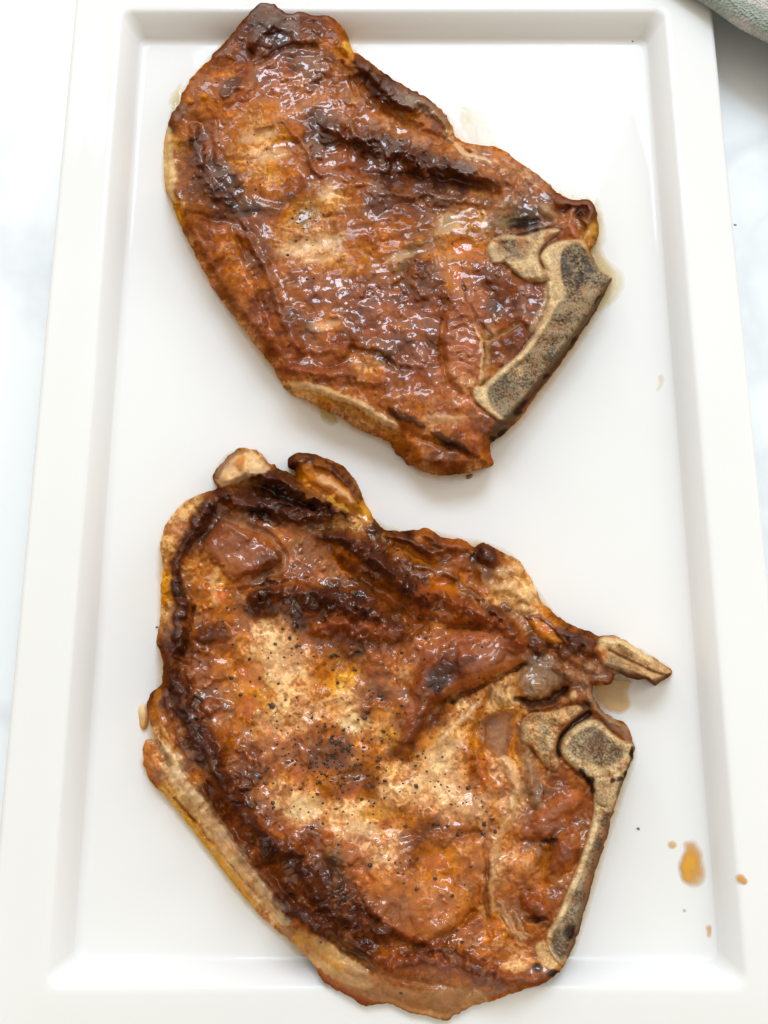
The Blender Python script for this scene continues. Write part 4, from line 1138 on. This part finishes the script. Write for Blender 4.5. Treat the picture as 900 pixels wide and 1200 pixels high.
Lw.blob(247, 828, 14, 12, 0, 4, 'R', 0.4); Lw.blob(228, 790, 12, 10, 0, 3, 'r', 0.4)
S([(254, 670), (250, 690), (252, 705)], 5, 2.5, 'L', 0.5)
for (x, y, rx, ry, r, c, a) in ((290, 805, 28, 36, 10, 'A', 0.4), (395, 900, 44, 26, -20, 'A', 0.45), (385, 885, 32, 20, -10, 'B', 0.6), (405, 908, 30, 14, -20, 'B', 0.5), (395, 890, 20, 12, -20, 'D', 0.45), (510, 985, 30, 12, 5, 'B', 0.45),
                                (375, 800, 18, 14, 0, 'A', 0.35), (325, 775, 34, 34, 0, 'P', 0.3), (355, 945, 28, 16, -10, 'F', 0.45), (410, 850, 16, 10, 30, 'F', 0.5), (440, 955, 30, 10, -10, 'Y', 0.35),
                                (515, 915, 34, 26, 0, 'P', 0.3), (520, 880, 30, 14, -35, 'F', 0.35), (425, 970, 26, 10, 10, 'P', 0.4)):
    Lw.blob(x, y, rx, ry, r, -1.2, c, a)
# label the pale fat rim as its own part
edge = sdf(Lw.u, Lw.v, np.array(pts('742,870 750,880 732,930 716,985 696,1050 672,1120 660,1136 660,1126 676,1088 686,1054 706,990 727,922')))
Lw.label[(edge > 0) & (Lw.label == 0)] = 2
rim = sdf(Lw.u, Lw.v, np.array(pts('''160,868 186,868 176,830 186,828 205,872 222,905 240,938 262,968 290,1008 318,1042 334,1068 350,1088 340,1106 320,1094 290,1062 250,1010 200,945 160,910''')))
Lw.label[(rim > 0) & (Lw.label == 0)] = 1
rim2 = sdf(Lw.u, Lw.v, np.array(pts('''180,660 200,664 196,690 200,720 196,745 180,760''')))
Lw.label[(rim2 > 0) & (Lw.label == 0)] = 1
for a in ((452, 700, 26, 7, 35, 'O', 0.4), (585, 860, 13, 22, 8, 'b', 0.3), (388, 893, 34, 13, -22), (412, 925, 22, 8, -20), (295, 790, 16, 24, 10), (290, 830, 14, 16, 0), (580, 1085, 12, 15, 0), (508, 1012, 24, 10, 10),
          (350, 905, 12, 16, 15), (455, 965, 26, 7, -10, 'Y', 0.4), (548, 1090, 22, 7, -10), (490, 732, 14, 8, 30, 'O', 0.4), (520, 684, 14, 6, 20), (640, 736, 10, 6, 30), (255, 695, 18, 10, 10), (335, 625, 16, 6, 20), (565, 900, 8, 18, -10)):
    Lw.pool(*a)
Lw.h = FL + (Lw.h - FL) * 1.2
m = Lw.label == 1
pp = Lw.u * 0.62 + Lw.v * 0.78; qq = -Lw.u * 0.78 + Lw.v * 0.62
st = fbm(pp / 46, qq / 4.5, 12, 3); st2 = fbm(Lw.u / 14, Lw.v / 14, 14, 3)
Lw.c[m] *= np.stack([np.exp(0.30 * st + 0.22 * st2), np.exp(0.42 * st + 0.30 * st2), np.exp(0.62 * st + 0.45 * st2)], -1)[m]
Lw.h += np.where(m, 1.4 * st, 0)
lower = empty('pork_steak', (float(at(450, 870, WELL)[0]), float(at(450, 870, WELL)[1]), WELL))
tag(lower, 'larger charred pork steak with a rib tip poking out beside its curved blade bone', 'meat', 'seared pork steaks on the platter')
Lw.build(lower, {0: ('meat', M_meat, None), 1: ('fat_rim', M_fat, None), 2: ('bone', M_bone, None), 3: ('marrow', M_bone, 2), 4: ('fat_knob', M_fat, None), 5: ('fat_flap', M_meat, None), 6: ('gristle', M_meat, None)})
pk = [(t[0], t[1], t[2]) for t in pts('''293,772,3.4 271,794,4.2 282,814,4.2 305,795,3.4 327,801,3.4 320,827,4.8 307,880,3.4 305,911,3.6 312,918,4 332,737,4 340,748,4
323,755,3.2 347,757,3 333,770,2.4 318,765,2 267,712,3 275,713,2.6 290,715,2.4 391,768,4.6 396,769,3.6 368,769,2.8 348,757,2.8 354,765,2.6 345,735,3 390,785,3 416,785,3.4 396,800,3.4
388,770,2.4 389,869,4 399,870,3 372,872,3 409,877,4 365,893,4 384,890,3.6 402,897,3.4 352,924,4 355,918,3 373,931,3 431,909,3.6 437,922,4.4 445,888,3.6 444,899,3.4 472,890,3.4 490,886,3.2
488,921,4.4 394,948,3.4 366,970,4.2 379,965,2.8 397,990,3.4 434,1014,4.2 467,1023,2.6 489,1006,3 481,1008,2.6 510,1030,3.4 476,968,3.4 509,966,4.6 525,968,3.6 537,978,4 420,913,3 443,912,3.4 425,868,2.6
450,857,3.4 432,835,4 428,842,3.6 446,815,3.4 448,820,3 471,827,3.2 472,765,3.4 478,733,3.4 470,765,2.8 500,748,3 533,824,4.6 513,808,4 540,811,3.6 520,800,3 549,923,4 530,943,2.2
568,966,4.4 578,960,4 567,977,4 581,975,3.4 513,966,3.4 552,1016,2.6 472,1024,2.6 488,1042,3 530,1050,3.4 542,1104,3.6 536,1090,2.6 471,1164,3 309,1005,2.6 310,1005,2.4 298,985,2.4
338,893,3.6 343,891,3 346,896,2.6 262,735,3.4 261,728,3 273,755,3 238,760,3 235,775,3.2 254,807,2.4 300,816,2.2 337,1010,2.4 320,941,4 321,946,2.6 335,820,2''')]
rg = random.Random(11)
for k in range(330):
    pk.append((rg.uniform(290, 570), rg.gauss(880, 85), rg.uniform(0.9, 2.2)))
for k in range(130):
    pk.append((rg.gauss(398, 26), rg.gauss(893, 24), rg.uniform(1.4, 3.2)))
flakes(Lw, lower, pk, 'pepper_flakes', M_pepper, 6)
# little blister of fat on its left side
B = Canvas(pts('163,842 162,832 166,825 171,826 174,836 173,850 168,856 164,851'), seed=31, step=0.8, warp=0.5, roll=0.4)
B.base('165,830,F 168,845,w 172,850,Y')
B.h = np.zeros_like(B.d); B.gloss = np.full_like(B.d, 0.4); B.ew = np.full_like(B.d, 6.0)
B.build(lower, {0: ('fat_blister', M_fat, None)}, thick=9)

# ------------------------------------------------------------------ kitchen towel, top right
M_towel, nt, b = new_mat('towel_weave')
co = objcoord(nt)
sep = nt.nodes.new('ShaderNodeSeparateXYZ')
rot = nt.nodes.new('ShaderNodeMapping'); rot.inputs['Rotation'].default_value = (0, 0, math.radians(37))
nt.links.new(co, rot.inputs['Vector']); 
dn = noise_node(nt, 120, 3, 0.6, rot.outputs['Vector'])
ad = nt.nodes.new('ShaderNodeVectorMath'); ad.operation = 'MULTIPLY_ADD'; ad.inputs[1].default_value = (0.006, 0.006, 0.006)
nt.links.new(dn.outputs['Color'], ad.inputs[0]); nt.links.new(rot.outputs['Vector'], ad.inputs[2])
nt.links.new(ad.outputs['Vector'], sep.inputs[0])
sw = nt.nodes.new('ShaderNodeMath'); sw.operation = 'SINE'
sc_ = nt.nodes.new('ShaderNodeMath'); sc_.operation = 'MULTIPLY'; sc_.inputs[1].default_value = 430
nt.links.new(sep.outputs['Y'], sc_.inputs[0]); nt.links.new(sc_.outputs[0], sw.inputs[0])
cr = nt.nodes.new('ShaderNodeValToRGB')
mr = nt.nodes.new('ShaderNodeMapRange'); mr.inputs['From Min'].default_value = -1
nt.links.new(sw.outputs[0], mr.inputs['Value']); nt.links.new(mr.outputs['Result'], cr.inputs['Fac'])
cr.color_ramp.elements[0].position = 0.25; cr.color_ramp.elements[0].color = (0.30, 0.34, 0.29, 1)
cr.color_ramp.elements[1].position = 0.7; cr.color_ramp.elements[1].color = (0.52, 0.49, 0.45, 1)
th = noise_node(nt, 900, 2, 0.6, co)
mx = nt.nodes.new('ShaderNodeMix'); mx.data_type = 'RGBA'; mx.blend_type = 'MULTIPLY'; mx.inputs['Factor'].default_value = 0.6
nt.links.new(cr.outputs['Color'], mx.inputs['A']); nt.links.new(th.outputs['Fac'], mx.inputs['B'])
b2 = nt.nodes.new('ShaderNodeVectorMath'); b2.operation = 'SCALE'; b2.inputs['Scale'].default_value = 1.5
nt.links.new(mx.outputs['Result'], b2.inputs[0]); nt.links.new(b2.outputs['Vector'], b.inputs['Base Color'])
b.inputs['Roughness'].default_value = 0.95
b.inputs['Sheen Weight'].default_value = 0.3
bp = nt.nodes.new('ShaderNodeBump'); bp.inputs['Strength'].default_value = 0.9; bp.inputs['Distance'].default_value = 0.0015
wv = nt.nodes.new('ShaderNodeTexVoronoi'); wv.inputs['Scale'].default_value = 850
nt.links.new(rot.outputs['Vector'], wv.inputs['Vector'])
nt.links.new(wv.outputs['Distance'], bp.inputs['Height']); nt.links.new(bp.outputs['Normal'], b.inputs['Normal'])

root = empty('kitchen_towel', (0.2, 0.3, 0))
tag(root, 'folded sage green and beige woven towel on the countertop past the platter corner', 'towel')
p0 = at(835, 4, 0.024); p1 = at(905, 51, 0.024)
e = (p1 - p0); e[2] = 0; e /= np.linalg.norm(e); nrm = np.array([-e[1], e[0], 0])
if nrm[1] < 0:
    nrm = -nrm
rngt = np.random.RandomState(2)


def fold(z0, z1, back, shift, seed):
    """one rounded layer of the folded towel, edge facing the platter"""
    nu, nv = 60, 22
    vs, fs = [], []
    for i in range(nu):
        sx = -0.035 + 0.30 * i / (nu - 1)
        wob = 0.0007 * math.sin(sx * 60 + seed) + 0.0007 * math.sin(sx * 170 + seed * 2)
        lift = 0.0015 * math.sin(sx * 45 + seed * 3)
        for k in range(nv):
            a = math.pi * k / (nv - 1) - math.pi / 2
            if k < 4:
                off = back * (1 - k / 4); zz = z0
            elif k > nv - 5:
                off = back * (1 - (nv - 1 - k) / 4); zz = z1
            else:
                aa = math.pi * (k - 4) / (nv - 9) - math.pi / 2
                r = (z1 - z0) / 2
                off = r * (1 - math.cos(aa)); zz = (z0 + z1) / 2 + r * math.sin(aa)
            q = p0 + e * sx + nrm * (off + shift + wob)
            vs.append((q[0] - 0.2, q[1] - 0.3, max(0.0004, zz + lift * (1 if z0 > 0.002 else 0))))
    for i in range(nu - 1):
        for k in range(nv - 1):
            fs.append((i * nv + k, (i + 1) * nv + k, (i + 1) * nv + k + 1, i * nv + k + 1))
    me = bpy.data.meshes.new('fold'); me.from_pydata(vs, [], fs)
    me.polygons.foreach_set('use_smooth', [True] * len(me.polygons))
    return link_mesh('fold', me, M_towel, root)


fold(0.0005, 0.0095, 0.15, 0.022, 1.0)
fold(0.0097, 0.0187, 0.15, 0.011, 2.3)
fold(0.0189, 0.028, 0.15, 0.0, 4.1)

# ------------------------------------------------------------------ juices, painted contact shade and crumbs on the platter
M_film, nt, b = new_mat('juice_and_shade_tint')
a = nt.nodes.new('ShaderNodeAttribute'); a.attribute_name = 'tint'
nt.links.new(a.outputs['Color'], b.inputs['Base Color']); nt.links.new(a.outputs['Alpha'], b.inputs['Alpha'])
b.inputs['Roughness'].default_value = 0.06


def drip(name, poly, label, color, alpha, edge=3.0, thick=1.6, seed=1, fade=None, z0=None, cat='juice', group=None):
    """thin film of liquid with a rounded meniscus; its colour deepens where it is thick"""
    P = smooth_poly(poly, 4)
    mn = P.min(0) - 4; mx_ = P.max(0) + 4
    step = max(0.5, min(1.2, (mx_ - mn).max() / 60))
    u, v = np.meshgrid(np.arange(mn[0], mx_[0], step), np.arange(mn[1], mx_[1], step))
    d = sdf(u + fbm(u / 6, v / 6, seed, 2) * 0.9, v + fbm(u / 6 + 9, v / 6, seed + 1, 2) * 0.9, P)
    t = np.clip(d / edge, 0, 1)
    dens = t * (0.75 + 0.5 * vnoise(u / 7, v / 7, seed + 5))
    if fade is not None:
        dens = dens * np.clip(fade(u, v), 0, 1)
    H = 0.6 * thick * np.sqrt(t) * (0.8 + 0.4 * vnoise(u / 9, v / 9, seed + 8))
    ok = d > 0
    zz = (WELL if z0 is None else z0) + 0.00015
    Pw = at(u, v, zz + H * PX)
    nx = u.shape[1]
    J, I = np.where(ok[:-1, :-1] & ok[1:, :-1] & ok[:-1, 1:] & ok[1:, 1:])
    q = np.stack([J * nx + I, (J + 1) * nx + I, (J + 1) * nx + I + 1, J * nx + I + 1], 1)
    uq, inv = np.unique(q, return_inverse=True); inv = inv.reshape(-1, 4)
    base = Pw.reshape(-1, 3)[uq].mean(0); base[2] = zz
    me = bpy.data.meshes.new(name)
    me.from_pydata((Pw.reshape(-1, 3)[uq] - base).tolist(), [], inv.tolist())
    me.polygons.foreach_set('use_smooth', [True] * len(me.polygons))
    A = me.attributes.new('tint', 'FLOAT_COLOR', 'POINT')
    c = np.zeros((len(uq), 4), np.float32); c[:, :3] = srgb(color); c[:, 3] = np.clip(dens.ravel()[uq] * alpha * 0.85, 0, 1)
    A.data.foreach_set('color', c.ravel())
    o = link_mesh(name, me, M_film); o.location = base
    tag(o, label, cat, group)
    return o


G = 'drops of juice on the platter'
RIM = 0.0168
drip('juice_smear', pts('799,986 815,984 824,996 827,1012 829,1028 823,1039 810,1041 799,1035 794,1022 794,1010 800,998'), 'large amber smear of pan juice near the right edge of the platter well',
     (214, 154, 52), 1.1, 7, 2.0, 3, lambda u, v: 0.35 + 0.75 * np.exp(-((u - 807) / 14.0) ** 2 - ((v - 1016) / 24.0) ** 2), cat='juice smear')
drip('juice_drop', pts('783,986 788,984 793,987 794,992 790,996 785,995 782,991'), 'small round amber juice drop just left of the large smear', (220, 170, 90), 0.8, 4, 2, 4, group=G, cat='juice drop')
drip('juice_drop', pts('861,1026 866,1023 873,1026 877,1032 874,1038 867,1037 862,1032'), 'oval amber juice drop up on the right rim of the platter', (212, 150, 58), 0.9, 4, 2.4, 5, z0=RIM, group=G, cat='juice drop')
drip('juice_drop', pts('827,1085 834,1083 836,1090 834,1099 829,1099 827,1092'), 'faint orange juice drop below the large smear, where the well meets the right wall', (222, 165, 100), 0.7, 4, 1.5, 6, group=G, cat='juice drop')
drip('juice_drop', pts('832,1022 837,1024 837,1034 834,1040 831,1034'), 'pale thin juice drop touching the right side of the large smear', (220, 196, 140), 0.6, 3, 1, 7, group=G, cat='juice drop')
drip('juice_drop', pts('800,1065 804,1065 805,1068 802,1070 800,1068'), 'tiny tan juice dot under the large smear', (205, 165, 100), 0.7, 2, 1, 8, group=G, cat='juice drop')
drip('juice_drop', pts('849,1096 853,1096 854,1099 851,1101 849,1099'), 'tiny tan juice dot at the foot of the right wall, lowest of all the drops', (200, 170, 110), 0.6, 2, 1, 9, z0=0.0088, group=G, cat='juice drop')
drip('juice_drop', pts('770,440 776,436 779,446 774,457 768,458 771,449'), 'very pale yellow juice spot on bare platter right of the straight bone', (232, 214, 166), 0.5, 4, 1, 10, group=G, cat='juice drop')
drip('juice_or_shade_film', pts('536,128 550,122 566,130 578,150 590,172 575,180 550,172 538,160'), 'pale yellow streak of juice beside the upper steak, against the bright reflection', (226, 198, 130), 0.5, 9, 1.4, 11,
     lambda u, v: 0.25 + 0.9 * vnoise((u - 0.5 * v) / 6, v / 40, 3), cat='juice puddle')
drip('juice_or_shade_film', pts('690,296 706,300 722,310 733,322 732,340 720,356 702,366 690,350'), 'clear yellowish puddle around the corner of the straight bone', (226, 204, 142), 0.42, 7, 1.8, 12, cat='juice puddle')
drip('juice_or_shade_film', pts('640,212 668,222 700,230 708,250 712,280 700,292 680,260 650,232'), 'thin clear juice line along the far edge of the upper steak', (226, 206, 150), 0.35, 6, 1.5, 13, cat='juice puddle')
drip('juice_or_shade_film', pts('372,474 388,480 398,492 392,500 382,498 374,488'), 'small olive yellow juice spot peeking out under the near edge of the upper steak', (200, 178, 100), 0.7, 5, 1.5, 14, cat='juice puddle')
drip('juice_or_shade_film', pts('696,800 722,792 742,796 738,812 741,828 728,838 712,834 698,822'), 'tan juice puddle in the notch under the rib tip of the lower steak', (222, 178, 108), 0.75, 6, 1.5, 15, cat='juice puddle')
drip('juice_or_shade_film', pts('196,118 206,100 214,98 216,116 204,130'), 'faint yellow juice trace at the left corner of the upper steak', (228, 206, 140), 0.5, 7, 1, 16, cat='juice puddle')


def contact_shade(outline, dx, dy, label, seed):
    # warm contact shade and bounce round the meat, painted as a tinted film
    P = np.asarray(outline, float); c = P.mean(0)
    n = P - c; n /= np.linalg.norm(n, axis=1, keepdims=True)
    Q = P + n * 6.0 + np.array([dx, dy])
    drip('juice_or_shade_film', Q[::3], label, (218, 184, 112), 0.55, edge=9, thick=0.8, seed=seed, cat='juice puddle')


contact_shade(UP, 1, 3, 'warm contact shade painted as a thin film on the platter round the smaller steak', 21)
contact_shade(LO, 0, 3, 'warm contact shade painted as a thin film on the platter round the larger charred steak', 22)


def crumb(x, y, r, label, z0=WELL, col=None):
    rg = random.Random(int(x * 7 + y))
    c = at(x, y, z0)
    import bmesh
    bm = bmesh.new(); bmesh.ops.create_icosphere(bm, subdivisions=2, radius=1)
    for vtx in bm.verts:
        k = rg.uniform(0.75, 1.15)
        vtx.co = Vector((vtx.co.x * 1.35 * k, vtx.co.y * 0.85 * k, vtx.co.z * 0.6 * k)) * r * PX * 0.8
        vtx.co.z += 0.5 * r * PX
    me = bpy.data.meshes.new('crumb'); bm.to_mesh(me); bm.free()
    me.polygons.foreach_set('use_smooth', [True] * len(me.polygons))
    o = link_mesh('crumb', me, M_crumb); o.location = c; o.rotation_euler = (0, 0, rg.uniform(-0.5, 0.5))
    tag(o, label, 'crumb', 'loose crumbs around the food')


M_crumb, nt, b = new_mat('browned_crumb')
co = objcoord(nt); n = noise_node(nt, 1200, 2, 0.5, co)
cr = nt.nodes.new('ShaderNodeValToRGB')
cr.color_ramp.elements[0].position = 0.35; cr.color_ramp.elements[0].color = (0.12, 0.07, 0.035, 1)
cr.color_ramp.elements[1].position = 0.7; cr.color_ramp.elements[1].color = (0.30, 0.20, 0.11, 1)
nt.links.new(n.outputs['Fac'], cr.inputs['Fac']); nt.links.new(cr.outputs['Color'], b.inputs['Base Color'])
b.inputs['Roughness'].default_value = 0.6
crumb(550, 559, 4.2, 'largest brown crumb, on the platter just below the upper steak')
crumb(748, 971, 1.9, 'tiny dark crumb on bare platter right of the lower bone, left of the juice drops')
crumb(741, 49, 1.9, 'tiny brown crumb at the top right inside corner of the platter')
crumb(861, 264, 2.0, 'tiny brown crumb on the right outer lip of the platter', 0.0163)
crumb(184, 735, 1.6, 'tiny dark crumb on the platter touching the left side of the lower steak')
crumb(309, 1135, 1.3, 'tiny grey crumb on the platter below the fat rim of the lower steak')
